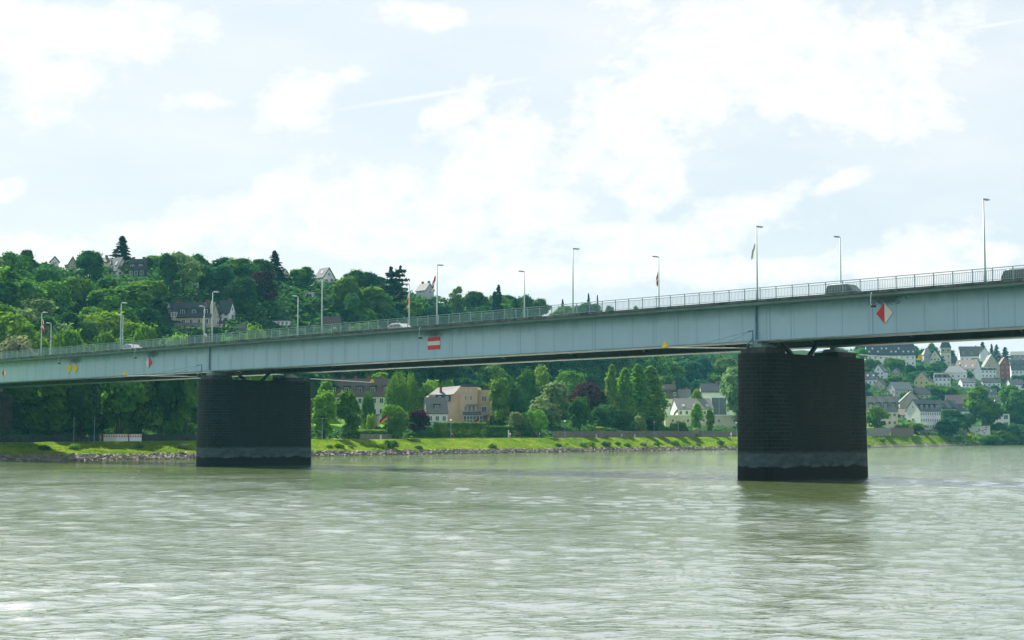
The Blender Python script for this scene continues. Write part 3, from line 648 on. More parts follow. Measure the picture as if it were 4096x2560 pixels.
# ================= BUILDINGS =================
def wallm(name,c): return mat('render_'+name,c,.85,.14,.35,bump=0)
WH=wallm('white',(.78,.80,.79)); CR=wallm('cream',(.66,.62,.50)); BE=wallm('beige',(.46,.42,.33)); GY=wallm('grey',(.42,.44,.45)); PE=wallm('peach',(.60,.43,.30)); YE=wallm('yellow',(.62,.54,.30)); OR=wallm('ochre',(.55,.30,.10)); RB=mat('red_brick',(.36,.09,.06),.9,.3,2); DB=mat('dark_slate_cladding',(.05,.06,.08),.6,.3,1); PK=wallm('pale_pink',(.5,.42,.36))
def roofm(name,c): return mat('roof_'+name,c,.75,.35,2.2,stretch=(1,1,3),detail=6)
SL=roofm('dark_slate',(.055,.062,.075)); GR=roofm('grey_tile',(.20,.20,.19)); BR=roofm('brown_tile',(.15,.12,.10)); DG=roofm('mid_grey',(.13,.14,.15)); LG=roofm('pale_grey',(.30,.31,.31)); PR=roofm('faded_pink_tile',(.34,.22,.22)); RD=roofm('red_tile',(.25,.09,.06)); BS=roofm('blue_slate',(.06,.11,.17))
M_FR=mat('window_frame_white',(.75,.76,.74),.4,.05); M_GL=mat('window_glass',(.045,.065,.075),.08,.4,.6,spec=.8); M_SKY=mat('skylight_glass',(.5,.55,.6),.12,.1,spec=1.0)
M_BRK=mat('chimney_brick',(.26,.11,.08),.9,.3,3); M_TIM=mat('dark_timber',(.06,.045,.04),.8)
WC={}
def window(root,pos,rotz,w=1.2,h=1.5,far=False,name='window',frame=None):
    key=(round(w,1),round(h,1),far)
    fr=frame or M_FR
    if key not in WC:
        q=MB(); t=.09
        for a,b,c,d in ((0,h/2-t/2,w,t),(0,-h/2+t/2,w,t),(-w/2+t/2,0,t,h-2*t-.004),(w/2-t/2,0,t,h-2*t-.004),(0,0,.06,h-2*t-.004)): q.box((a,-.03,b),(c,.12,d),0)
        q2=MB(); q2.box((0,0,0),(w-.1,.05,h-.1))
        if far:
            q.box((0,0,0),(w-.1,.05,h-.1),1); o=q.build(name,[M_FR,M_GL]); me=o.data; bpy.data.objects.remove(o); WC[key]=(me,None)
        else:
            o=q.build(name,M_FR); p=q2.build('pane',M_GL); WC[key]=(o.data,p.data); bpy.data.objects.remove(o); bpy.data.objects.remove(p)
    m0,m1=WC[key]
    o=bpy.data.objects.new(name,m0); COL.objects.link(o); o.parent=root; o.location=pos; o.rotation_euler=(0,0,rotz)
    if m1: p=bpy.data.objects.new('pane',m1); COL.objects.link(p); p.parent=o
    return o
SITES=[]   # picture boxes of houses to keep clear of scattered trees: x0,x1,y0,y1,Y
def house(label,x,yb,Wp,Dp,E,Rg,rot,wall,roof,Y=None,kind='gable',front=(2,3),side=(1,2),dorm=0,chim=1,sky=0,cat='house',name='house',group=None,clear=1.0,ww=1.15,wh=1.4,bands=False,ov=.35,clw=1.0):
    if Y is None:
        h=hit(x,yb); 
        Y=h[1] if h else float(np.interp(x,*YC))+2
    k=Y/F; W,D,E_,R_=Wp*k,Dp*k,E*k,Rg*k; rz=R(rot); far=Y>560
    c=atY(x,yb,Y); rad=abs(math.sin(rz))*W/2+abs(math.cos(rz))*D/2
    root=empty(name,(c.x*(Y+rad)/Y,Y+rad,c.z),rz,label,cat,group)
    gz=Tz(root.location.x,root.location.y)
    SITES.append((x-Wp*.6*clw,x+Wp*.6*clw,yb-(E+Rg)*1.05,yb-E*.15*clear,Y))
    fd=-4.0; hw,hd=W/2,D/2; q=MB()
    if kind in('gable',):
        prof=[(-hd,fd),(hd,fd),(hd,E_),(0,E_+R_-.02),(-hd,E_)]
        q.prism(prof,lambda a,b:Vector((-hw,a,b)),lambda a,b:Vector((hw,a,b)))
    else: q.box((0,0,(E_+fd)/2),(W,D,E_-fd))
    wo=q.build('wall',wall,root)
    q=MB(); t=.28
    def slope(sg):
        L=math.hypot(hd,R_); n_=Vector((0,sg*R_/L,hd/L)); a=Vector((0,sg*(hd+ov*hd/L),E_-ov*R_/L)); b=Vector((0,0,E_+R_))
        X=Vector((hw+ov*.6,0,0)); z0=.02
        vs=[a-X+n_*z0,a+X+n_*z0,b+X+n_*z0,b-X+n_*z0]; vs+= [v+n_*t for v in vs]; vs[6]=b+X+Vector((0,0,t*L/hd)); vs[7]=b-X+Vector((0,0,t*L/hd))
        q.poly(vs,[(0,1,2,3),(4,7,6,5),(0,4,5,1),(1,5,6,2),(3,2,6,7),(0,3,7,4)])
    if kind=='gable': slope(-1); slope(1)
    elif kind=='hip':
        o2=ov; r=max(0,hw-hd*.85); vs=[(-hw-o2,-hd-o2,E_),(hw+o2,-hd-o2,E_),(hw+o2,hd+o2,E_),(-hw-o2,hd+o2,E_),(-r,0,E_+R_),(r,0,E_+R_)]
        if r<.3: vs[4]=(-.02,0,E_+R_); vs[5]=(.02,0,E_+R_)
        q.poly(vs,[(0,1,5,4),(1,2,5),(2,3,4,5),(3,0,4),(3,2,1,0)])
    elif kind=='mansard':
        b=E_+R_*.62; i=R_*.25; o2=ov
        q.poly([(-hw-o2,-hd-o2,E_),(hw+o2,-hd-o2,E_),(hw+o2,hd+o2,E_),(-hw-o2,hd+o2,E_),(-hw+i,-hd+i,b),(hw-i,-hd+i,b),(hw-i,hd-i,b),(-hw+i,hd-i,b)],[(0,1,5,4),(1,2,6,5),(2,3,7,6),(3,0,4,7),(3,2,1,0)])
        q.poly([(-hw+i-.3,-hd+i-.3,b+.02),(hw-i+.3,-hd+i-.3,b+.02),(hw-i+.3,hd-i+.3,b+.02),(-hw+i-.3,hd-i+.3,b+.02),(-hw*.6,0,E_+R_),(hw*.6,0,E_+R_)],[(0,1,5,4),(1,2,5),(2,3,4,5),(3,0,4),(3,2,1,0)])
    elif kind=='flat':
        q.box((0,0,E_+.15),(W+.5,D+.5,.296)); 
    ro=q.build('roof',roof,root)
    # windows on the front and on both end walls
    nr,nc=front
    for i in range(nr):
        for j in range(nc):
            x_=-hw+W*(j+.5)/nc; z_=E_*(i+.55)/nr
            window(root,(x_,-hd-.02,z_),0,min(ww,W/nc*.6),min(wh,E_/nr*.6),far)
    sr,sc=side
    for sg in (-1,1):
        for i in range(sr):
            for j in range(sc):
                y_=-hd+D*(j+.5)/sc; z_=E_*(i+.55)/max(1,sr)
                window(root,(sg*(hw+.02),y_,z_),sg*math.pi/2,min(ww,D/sc*.5),min(wh,E_/sr*.6),far)
        if sr and kind=='gable' and R_>2.6: window(root,(sg*(hw+.02),0,E_+R_*.35),sg*math.pi/2,.9,1.1,far)
    # dormers
    for j in range(dorm):
        x_=-hw+W*(j+.5)/dorm; dw=min(1.7,W/dorm*.6); zt=E_+R_*(.62 if kind!='mansard' else .5); zb_=E_+R_*.12; yf=-hd*(1-.16) if kind!='mansard' else -hd+.05
        q=MB(); yb_=-hd*(1-.66) if kind!='mansard' else -hd+R_*.4
        q.box((x_,(yf+yb_)/2,(zt+zb_)/2),(dw,yb_-yf,zt-zb_)); q.box((x_,(yf+yb_)/2-.1,zt+.06),(dw+.4,yb_-yf+.4,.117)); d_=q.build('dormer',DB if roof!=BR else MATS['roof_dark_slate'],root)
        window(d_,(x_,yf-.02,(zt+zb_)/2),0,dw*.7,(zt-zb_)*.65,far)
    for j in range(chim):
        x_=(-.32+.64*j/max(1,chim-1) if chim>1 else .22)*W; q=MB(); zt=E_+R_+(1.0 if kind!='flat' else .9); q.box((x_,.35 if kind!='flat' else hd*.4,zt-1.2),(.75,.6,2.6)); q.box((x_,.35 if kind!='flat' else hd*.4,zt+.14),(.9,.74,.11)); q.build('chimney',M_BRK,ro)
    for j in range(sky):
        if kind!='gable': break
        x_=-hw+W*(j+.5)/sky+rnd.uniform(-.4,.4); f=rnd.choice((.3,.6)); L=math.hypot(hd,R_); n_=Vector((0,-R_/L,hd/L)); up=Vector((0,hd/L,R_/L)); c_=Vector((x_,-hd*(1-f),E_+R_*f))+n_*(.36)
        q=MB(); q.box(c_,(1.0,1.3,.1),0,Vector((1,0,0)),up,n_); q.build('skylight',M_SKY,ro)
    if bands:
        for i in range(1,4):
            q=MB(); q.box((0,-hd-.04,E_*i/4),(W+.1,.07,.25)); q.box((hw+.04,0,E_*i/4),(.07,D,.25)); q.build('trim_band',WH,root)
    return root
# ---- hill on the left ----
H=house
h1=H('white house with steep white gable and grey roof on the crest under the tall spruce',472,1104,56,54,22,50,-38,WH,DG,front=(1,2),side=(1,2),sky=2,chim=0)
H('dark slate extension house with small dormer joined right of the steep white gabled house',552,1110,70,36,34,36,-10,DB,SL,front=(1,3),side=(0,0),dorm=2,chim=2)
H('small white gabled house half hidden in trees at the far left skyline',218,1058,34,30,12,18,-70,WH,SL,front=(1,1),side=(1,1),chim=0)
H('beige gabled house end among crest trees left of the steep white gabled house',290,1072,34,34,12,30,-72,BE,GR,front=(1,1),side=(1,1),chim=0)
H('low brown roofed house on the skyline behind the beige gable',412,1060,58,34,12,14,0,CR,BR,front=(1,3),side=(0,0),chim=1)
H('white house with slate roof and dormer right of the big pale tree on the hill',800,1152,56,44,34,32,-30,WH,DG,front=(2,3),side=(1,2),dorm=1,chim=0)
v=H('large villa with tall dark roof, corner turret and cream walls above the bridge rail',768,1308,200,90,42,56,-12,BE,SL,front=(1,6),side=(1,2),dorm=4,chim=2,name='villa',cat='villa',clear=.2)
q=MB(); k=v.location.y/F; tw=-58*k; q.tube([(tw,-42*k,-2),(tw,-42*k,62*k)],13*k,10); to=q.build('turret',BE,v,False); q=MB(); q.tube([(tw,-42*k,62*k),(tw,-42*k,86*k)],[15*k,.05],10); q.build('spire',SL,to)
for a_ in (-1,0,1): window(to,(tw+math.sin(a_*.7)*13.1*k,-42*k-math.cos(a_*.7)*13.1*k,52*k),a_*.7,.9,1.3)
H('small annex with pale garage doors just right of the villa',876,1312,32,30,20,14,-6,CR,SL,front=(1,2),side=(0,0),chim=0,ww=2,wh=2)
H('white house with tall slate roof behind the conifer right of the villa',905,1284,54,52,34,44,-18,WH,SL,front=(2,2),side=(1,1),chim=1)
H('modern low house with dark glazed front below the hill wood',1120,1306,84,40,24,10,-8,WH,SL,kind='flat',front=(1,5),side=(1,1),chim=0,ww=2.2,wh=1.5)
H('white gabled house with dark roof on the crest left of the flagless tall lamp',1298,1132,70,50,24,36,-52,WH,SL,front=(2,3),side=(1,2),chim=0,sky=1)
H('small flat roofed white house halfway up the hill',1241,1194,38,30,22,4,-10,WH,WH,kind='flat',front=(1,1),side=(0,0),chim=0,ww=3.4,wh=1.8)
H('brown roofed cottage with white gable end seen through the bridge railing',1322,1320,78,44,18,34,18,WH,BR,front=(1,3),side=(1,1),chim=0)
H('dark roofed house with small white gable among trees right of the second spruce',1128,1128,44,34,24,22,-30,WH,SL,front=(1,2),side=(1,1),chim=0,dorm=1)
H('lone grey roofed house on the falling skyline right of the white car',1700,1176,62,42,16,26,-48,GY,DG,front=(1,3),side=(1,1),chim=2)
H('pale pink house glimpsed through dark trees left of the far river pier',712,1625,46,34,34,18,-20,PK,BR,Y=338,front=(1,2),side=(1,1),chim=0,clear=.3)
# ---- riverside houses under the girder ----
row=H('long white row house with brown tiled roof, dormers and brick chimneys',1420,1712,320,90,128,64,-6,WH,BR,Y=415,front=(3,11),side=(1,2),dorm=6,chim=5,name='row_house',clear=.1)
row2=H('flat roofed beige garden house in front of the white row house',1478,1702,68,44,40,3,-4,BE,GR,Y=388,kind='flat',front=(1,2),side=(0,0),chim=0,clear=.1)
H('grey roofed house peeping over the trees between row house and orange house',1690,1640,74,50,66,24,-10,GY,LG,Y=500,front=(2,3),side=(1,1),chim=1)
H('white cottage with steep grey roof and dark dormer beside the orange house',1742,1700,84,74,48,56,14,WH,GR,Y=425,front=(1,3),side=(1,1),dorm=1,chim=0,name='cottage',cat='cottage',clear=.2)
# orange house, built from its own masses
def orange():
    Y=440; k=Y/F; c=atY(1840,1702,Y); rt=empty('apartment_house',(c.x,Y,c.z),R(-4),'peach coloured house with square tower block, balcony and glass porch','house')
    SITES.append((1740,1960,1535,1690,Y))
    def X(px): return (px-1840)*k
    def Z(py): return (1702-py)*k
    q=MB(); prof=[(X(1712),-3),(X(1841),-3),(X(1841),Z(1545)),(X(1814),Z(1578)),(X(1712),Z(1578))]
    q.prism(prof,lambda a,b:Vector((a,0,b)),lambda a,b:Vector((a,11,b)))
    q.box(((X(1841)+X(1911))/2,4.8,(Z(1549)-3)/2),(X(1911)-X(1841)-.01,12,Z(1549)+3)); q.box(((X(1911)+X(1957))/2,5.6,(Z(1560)+Z(1662))/2),(X(1957)-X(1911)-.01,10,Z(1560)-Z(1662))); q.box(((X(1911)+X(1946))/2,6.5,(Z(1662.5)-3)/2),(X(1946)-X(1911)-.01,8,Z(1662.5)+3))
    q.build('wall',PE,rt)
    q=MB(); q.poly([(X(1700),-.5,Z(1590)),(X(1814),-.5,Z(1577)),(X(1841)-.02,4,Z(1541)),(X(1745),4,Z(1549)),(X(1745),11.3,Z(1549)),(X(1841)-.02,11.3,Z(1541)),(X(1700),11.3,Z(1590))],[(0,1,2,3),(3,2,5,4),(0,3,4,6)])
    ro=q.build('roof',GR,rt); sm=ro.modifiers.new('t','SOLIDIFY'); sm.thickness=.25
    q=MB(); q.box((X(1760),1.6,Z(1560)),(.7,.6,1.6)); q.build('chimney',M_BRK,ro)
    q=MB(); q.box(((X(1843)+X(1909))/2,-.9,Z(1542)),((1909-1843)*k,.12,.9)); q.build('roof_terrace_railing',DB,rt)
    q=MB(); q.box((X(1772),-.25,Z(1592)),(60*k,.5,26*k)); q.box((X(1758),-.2,Z(1614)),(32*k,.4,17*k)); d=q.build('slate_bay',DB,rt)
    for px,py in((1759,1594),(1788,1594)): window(d,(X(px),-.52,Z(py)),0,.75,1.2)
    for px,py,w,h in ((1864,1593,.75,1.5),(1886,1593,.75,1.5),(1864,1635,.8,1.7),(1880,1635,.8,1.7),(1896,1635,.8,1.7),(1865,1563,.35,.4),(1885,1563,.35,.4),(1790,1638,.5,1.4)):
        window(rt,(X(px),-1.22 if px>1841 else -.02,Z(py)),0,w,h)
    for py in(1595,1637): window(rt,(X(1936),.58,Z(py)),0,1.5,1.6)
    q=MB(); q.box((X(1892),-2.1,Z(1660)),(74*k,1.75,.18)); q.box((X(1892),-2.95,Z(1653)),(74*k,.06,.9)); q.box((X(1889),-1.9,Z(1620)),(46*k,1.3,.08)); q.build('balcony',mat('balcony_grey',(.12,.11,.12),.6),rt)
    q=MB(); 
    for i in range(7): q.box((X(1858)+i*(X(1934)-X(1858))/6,-3.2,(Z(1663)-.3)/2),(.1,.1,Z(1663)+.3))
    q.box((X(1896),-3.2,Z(1664)),(78*k,.1,.12)); q.box((X(1896),-3.2,Z(1680)),(78*k,.1,.1)); po=q.build('glass_porch',M_FR,rt)
    q=MB(); q.box((X(1896),-3.15,(Z(1664)-.3)/2),(76*k,.03,Z(1664)+.2)); q.build('pane',M_GL,po)
    return rt
orange()
H('brown mansard house with curved white gable trim behind the poplars',2678,1700,80,60,104,60,-4,WH,BR,Y=590,kind='mansard',front=(2,3),side=(0,0),dorm=2,chim=1,clear=.3)
H('small grey roof with red chimney right of the mansard house',2738,1660,48,40,60,38,0,WH,GR,Y=620,front=(1,1),side=(0,0),chim=1)
wg=H('white house with wide grey roof and plain white gable end by the garden wall',2768,1702,150,92,66,40,12,WH,GR,Y=552,front=(2,6),side=(0,0),chim=0,sky=3,name='farm_house',clear=.2)
H('long low cream building with flat top running to the near pier',2812,1706,306,30,42,2,0,CR,WH,Y=532,kind='flat',front=(1,5),side=(0,0),chim=0,name='outbuilding',cat='building',clear=.1,ww=.9,wh=1.1)
H('large blank white hall block behind the grey roofed house',2872,1690,180,100,118,3,-2,WH,LG,Y=606,kind='flat',front=(1,1),side=(0,0),chim=0,name='hall',cat='building',ww=6,wh=7,clear=.1)
H('dark slate roofed house behind the white hall block',2850,1650,96,60,84,30,0,GY,SL,Y=640,front=(1,2),side=(0,0),chim=1)
H('yellow gabled house with brown bargeboards beside the poplars',2640,1702,50,50,38,52,90,YE,BR,Y=538,front=(1,2),side=(1,3),chim=0,clear=.2)
# ---- town on the right hill ----
G='hillside town houses behind the near pier'
H('long white terrace block with black roof full of skylights high above the town',3560,1466,190,70,46,44,-4,WH,SL,front=(2,9),side=(1,2),chim=0,sky=11,group=G,name='apartment_block',cat='building')
H('narrow grey slate house between the skylight block and the timbered house',3708,1456,34,30,36,30,4,GY,LG,kind='hip',front=(2,2),side=(0,0),group=G)
H('half timbered cream house left of the old tower',3742,1464,48,40,34,30,70,CR,SL,front=(2,2),side=(2,3),group=G,chim=0)
tw=H('old cream tower with timbered top storey and steep slate pyramid roof',3783,1464,40,40,74,52,-12,CR,SL,kind='hip',front=(3,2),side=(2,1),group=G,name='tower',cat='tower',chim=0)
k=tw.location.y/F
q=MB()
for i in range(7): q.box((-20*k+40*k*i/6,-20*k-.06,64*k),(.2,.12,18*k))
q.box((0,-20*k-.07,55*k),(41*k,.14,.3)); q.box((0,-20*k-.07,64*k),(40*k,.13,.2)); q.build('timber_frame',M_TIM,tw)
H('white gabled house with grey skylit roof below the skylight block',3522,1514,52,46,26,30,58,WH,DG,front=(1,2),side=(2,3),sky=1,group=G)
H('dark roofed white house right beside the near pier edge',3484,1542,48,40,24,26,-20,WH,SL,front=(1,3),side=(1,1),sky=2,group=G)
H('cream gabled house with slate dormer facing down the slope',3694,1562,66,60,40,34,62,YE,DG,front=(2,3),side=(2,3),dorm=1,group=G)
H('tall white house with dark attic storey left of the white gable',3762,1568,66,50,58,20,4,WH,SL,kind='mansard',front=(3,4),side=(0,0),dorm=3,group=G)
H('pale grey house with two gables low beside the hillside trees',3600,1592,90,50,34,28,24,GY,LG,front=(1,4),side=(2,2),group=G)
H('yellow fronted little house between dark roofs',3690,1598,60,40,20,26,-20,YE,SL,front=(1,3),side=(1,1),group=G)
H('white house with grey hipped roof below the tower',3822,1522,88,50,32,28,-14,WH,LG,kind='hip',front=(1,4),side=(1,2),group=G)
H('brown roofed white house right of the old tower on the ridge',3884,1452,92,50,28,38,-8,WH,BR,front=(1,5),side=(1,1),dorm=3,group=G,sky=1)
H('small chapel like house with dark roof beside the tower foot',3812,1466,30,30,14,26,10,BE,SL,front=(1,1),side=(0,0),group=G,chim=0)
H('beige blank gable end, tallest of the town between white balconies and brick house',3962,1522,72,60,56,48,84,BE,GR,front=(1,1),side=(0,0),group=G)
H('white house with steep gable slope and brown skylit roof below the ridge house',3872,1506,86,60,32,36,-40,WH,BR,front=(2,4),side=(0,0),sky=3,group=G)
H('white block with balconies in front of the blank beige gable',3942,1528,76,40,48,12,0,WH,SL,kind='mansard',front=(3,5),side=(0,0),dorm=3,group=G)
H('red brick house with white bands and slender stepped gable',4016,1524,40,40,64,30,86,RB,BR,front=(2,2),side=(3,2),group=G,bands=True)
H('white house with dark shutters and tall slate roof right of the red brick house',4072,1524,60,44,44,38,-6,WH,DG,front=(2,4),side=(0,0),dorm=2,group=G)
H('plain white gable end behind the beige gable on the skyline',3938,1432,40,36,18,20,76,WH,LG,front=(1,1),side=(0,0),group=G,chim=0)
H('beige house low on the skyline at the right edge',4072,1436,56,34,16,14,-20,BE,GR,front=(1,3),side=(0,0),group=G,chim=0)
H('white house stepping down left of the blue spire',3868,1556,60,40,26,16,10,WH,DG,front=(1,4),side=(1,1),group=G)
H('low white house right of the blue spire above the big tree',3965,1552,70,36,22,18,-12,WH,SL,front=(1,4),side=(1,1),group=G)
H('white house with blue grey roof at the right edge above the trees',4060,1562,60,40,24,20,10,WH,DG,front=(1,3),side=(1,1),group=G)
st=H('church spire of blue slate rising from the trees on a grey tower',3903,1606,24,24,26,50,8,GY,BS,kind='hip',front=(1,1),side=(0,0),chim=0,group=None,name='church_tower',cat='church')
H('big cream apartment villa with grey turreted roof right of the near pier',3530,1708,118,80,62,58,-16,CR,GR,front=(2,6),side=(2,2),dorm=4,chim=3,group=G,clear=.2)
H('long white house with two rows of windows and grey roof by the river wall',3694,1720,112,80,76,44,30,WH,DG,front=(3,9),side=(1,1),dorm=4,chim=0,group=G,clear=.1)
sh=bpy.data.objects[-1] if False else None
H('orange stepped gable house squeezed between the cream villa and the white house',3577,1652,22,26,42,24,90,OR,BR,front=(1,1),side=(2,1),group=G,chim=0)
H('wide beige gable behind the long white riverside house',3640,1640,80,88,30,42,82,BE,DG,front=(1,2),side=(0,0),group=G)
H('dark roofed house with three white dormer windows behind the riverside house',3766,1660,108,60,26,30,-4,GY,SL,front=(1,4),side=(0,0),dorm=3,group=G)
H('house with large faded pink roof above the slate white house',3828,1636,92,60,12,42,4,WH,PR,front=(1,2),side=(0,0),group=G)
H('small white house with slate roof left of the big right hand tree',3848,1672,52,40,28,26,-10,WH,SL,front=(1,2),side=(1,1),group=G)
H('white building with glazed balconies between the two big right hand trees',3990,1712,84,50,56,8,-4,WH,DG,kind='flat',front=(2,3),side=(1,2),group=G,ww=3.6,wh=3,clear=.1,chim=0)
ks=H('white boat house wall with dark painted marks by the shore path',3912,1740,88,30,36,3,0,WH,LG,Y=float(Sh(3912))+34,kind='flat',front=(1,1),side=(0,0),chim=0,name='boat_house',cat='building',clear=0,ww=.8,wh=1.6)
k=ks.location.y/F; q=MB()
for (a,b,w_,h_) in ((14,14,10,3),(26,20,8,2),(20,6,7,3),(-10,10,12,3),(30,28,6,1.5)): q.tube([(( a-w_/2)*k,-15*k-.05,(b+2)*k),((a)*k,-15*k-.05,(b+h_)*k),((a+w_/2)*k,-15*k-.05,(b+1.5)*k)],.18,5)
q.build('painted_mark',M_TIM,ks)
G2='small infill houses of the hillside town'
g_=random.Random(21); nin=0
LMK=[(3560,1430,'the skylight block'),(3522,1500,'the white gable under the skylight block'),(3694,1540,'the cream gabled house'),(3783,1430,'the old tower'),(3600,1580,'the grey two gabled house'),(3530,1650,'the cream villa'),(3700,1660,'the long riverside house'),(3903,1580,'the blue spire'),(4016,1480,'the brick house'),(3962,1500,'the beige gable end'),(3828,1636,'the pink roofed house'),(3872,1500,'the brown skylit roof'),(4072,1500,'the shuttered house')]
seen=set()
for yy in range(1455,1690,24):
    xx=3470+g_.random()*30
    while xx<4110:
        x=xx+g_.uniform(-8,8); y=yy+g_.uniform(-8,8); xx+=46; w=g_.uniform(32,50); e=g_.uniform(13,22); r_=g_.uniform(14,24)
        if any(a-6<x<b+6 and c-12<y<d+26 for a,b,c,d,_ in SITES) or nin>=26: continue
        if g_.random()<.25 or hit(x,y) is None: continue
        q_=min(LMK,key=lambda t:(t[0]-x)**2+(t[1]-y)**2); wn,wm_=g_.choice([('white',WH),('white',WH),('cream',CR),('pale grey',GY),('beige',BE)]); rn,rm=g_.choice([('slate',SL),('grey',DG),('grey',DG),('brown',BR),('slate',SL)])
        wh_=('above ' if y<q_[1]-25 else 'below ' if y>q_[1]+25 else '')+('left of ' if x<q_[0]-12 else 'right of ' if x>q_[0]+12 else 'close to ')
        wh_=wh_.replace('above left','up left').replace('below left','down left').replace('above right','up right').replace('below right','down right').replace('above close to','right above').replace('below close to','right below')
        lb=f'small {wn} house with {rn} roof {wh_}{q_[2]}'
        if lb in seen: lb='narrow'+lb[5:]
        if lb in seen: continue
        seen.add(lb); nin+=1
        H(lb,x,y,w,w*g_.uniform(.7,.9),e,r_,g_.choice((-30,-8,12,35,62,80)),wm_,rm,front=(2 if e>17 else 1,3),side=(1,2),group=G2,chim=g_.choice((0,1)),sky=g_.choice((0,1)))
# more houses further right, beyond the frame edge, so the town goes on
for i,(x,y) in enumerate(((4150,1470),(4210,1560),(4280,1500),(4170,1650))):
    H(['white','beige','cream','grey'][i]+' house of the town just past the right edge of the picture',x,y,70,50,36,30,-10+i*9,[WH,BE,CR,GY][i],[SL,DG,BR,SL][i],front=(2,4),side=(1,1),group=G)
# ---- walls and hedges along the shore path ----
def wall_run(c0,c1,r,h,th,m,label,name='stone_wall',cat='wall',z=-.3,step=16):
    cs=list(np.arange(c0,c1,step))+[c1]; q=MB(); base=cr((c0+c1)/2,r); P=[]
    for i,c in enumerate(cs):
        hh=h+(rnd.uniform(-.06,.06) if name!='hedge' else rnd.uniform(-.12,.12)); a=cr(c,r,0); b=cr(c,r+th,0); z0=a.z
        P.append([Vector((a.x,a.y,z0+z)),Vector((a.x,a.y,z0+hh)),Vector((b.x,b.y,z0+hh)),Vector((b.x,b.y,z0+z))])
    for i in range(len(P)-1):
        for j in range(4): q.quad([P[i][j]-base,P[i][(j+1)%4]-base,P[i+1][(j+1)%4]-base,P[i+1][j]-base])
    q.quad([v-base for v in P[0]]); q.quad([v-base for v in P[-1][::-1]])
    o=q.build(name,m); o.location=base; return tag(o,label,cat)
M_ST=mat('garden_wall_stone',(.20,.17,.14),.95,.5,1.3,col2=(.09,.085,.075),stretch=(1,1,1.6)); M_STD=mat('dark_garden_wall',(.04,.05,.05),.95,.5,1.2)
wall_run(-200,790,27.5,1.3,.6,M_STD,'dark low stone wall along the shaded path under the bridge')
wall_run(1440,1570,27.5,1.2,.5,M_ST,'low garden wall below the beige garden house')
wall_run(2210,2780,27.5,1.9,.6,M_ST,'long brown stone wall behind the path left of the small lime trees')
wall_run(2800,2965,27.5,2.0,.6,M_ST,'brown stone wall running into the near pier')
wall_run(3466,3560,27.5,3.2,.6,mat('pale_wall_stone',(.33,.31,.28),.95,.4,1.2),'pale stone wall right of the near pier')
wall_run(3562,3655,27.5,3.4,.6,mat('reddish_wall_stone',(.24,.17,.14),.95,.4,1.2),'reddish stone wall below the white riverside house')
wall_run(3680,3870,28,2.8,.6,M_ST,'shaded stone wall between the riverside house and boat house')
wall_run(3300,3960,19.9,.18,.3,mat('kerb_stone',(.3,.3,.28)),'pale kerb edge of the path right of the near pier','kerb','kerb')
# two villa terraces on the hill
hv=hit(780,1325) or hit(780,1345)
q=MB(); q.box((0,0,-.5),(128*hv[1]/F,1.0,3.2)); o=q.build('retaining_wall',mat('grey_terrace_stone',(.22,.2,.2),.9,.4,.8)); o.location=(hv[0]-1,hv[1]-2,hv[2]+1); o.rotation_euler=(0,0,R(-10)); tag(o,'grey retaining wall with three bays below the villa','wall')
hv=hit(905,1318)
q=MB(); q.box((0,0,-.5),(170*hv[1]/F,.8,2.2)); o=q.build('retaining_wall',MATS['grey_terrace_stone']); o.location=(hv[0],hv[1],hv[2]+.6); tag(o,'grey garden wall right of the villa, under the slate roofed house','wall')
# ================= VEGETATION =================
L_MID=leaf('leaves_mid_green',(.14,.28,.03),(.05,.135,.026)); L_DK=leaf('leaves_deep_green',(.075,.19,.036),(.024,.08,.030)); L_YE=leaf('leaves_yellow_green',(.22,.38,.035),(.10,.235,.025)); L_PA=leaf('leaves_pale_green',(.26,.38,.13),(.10,.18,.06)); L_PU=leaf('leaves_purple',(.09,.022,.035),(.025,.008,.018)); L_CO=leaf('needles_dark',(.022,.065,.035),(.010,.032,.024)); L_CRM=leaf('blossom_cream',(.42,.42,.24),(.14,.20,.06)); L_TEAL=leaf('leaves_blue_green',(.05,.15,.065),(.018,.07,.04))
M_BK=mat('bark',(.07,.06,.045),.95,.4,2)
def quads_from(pts,nrm,size,g):
    n=len(pts); r=g.normal(size=(n,3)); nn=nrm+r*.38; nn/=np.linalg.norm(nn,axis=1,keepdims=True)
    t=np.cross(nn,g.normal(size=(n,3))); t/=np.linalg.norm(t,axis=1,keepdims=True)+1e-9; b=np.cross(nn,t)
    s=size*(.6+.8*g.random((n,1)))/2; s2=s*(.55+.4*g.random((n,1)))
    V=np.stack([pts-t*s-b*s2,pts+t*s-b*s2*.6,pts+t*s*.9+b*s2,pts-t*s*.7+b*s2],1).reshape(-1,3)
    return V,np.arange(n*4).reshape(-1,4)
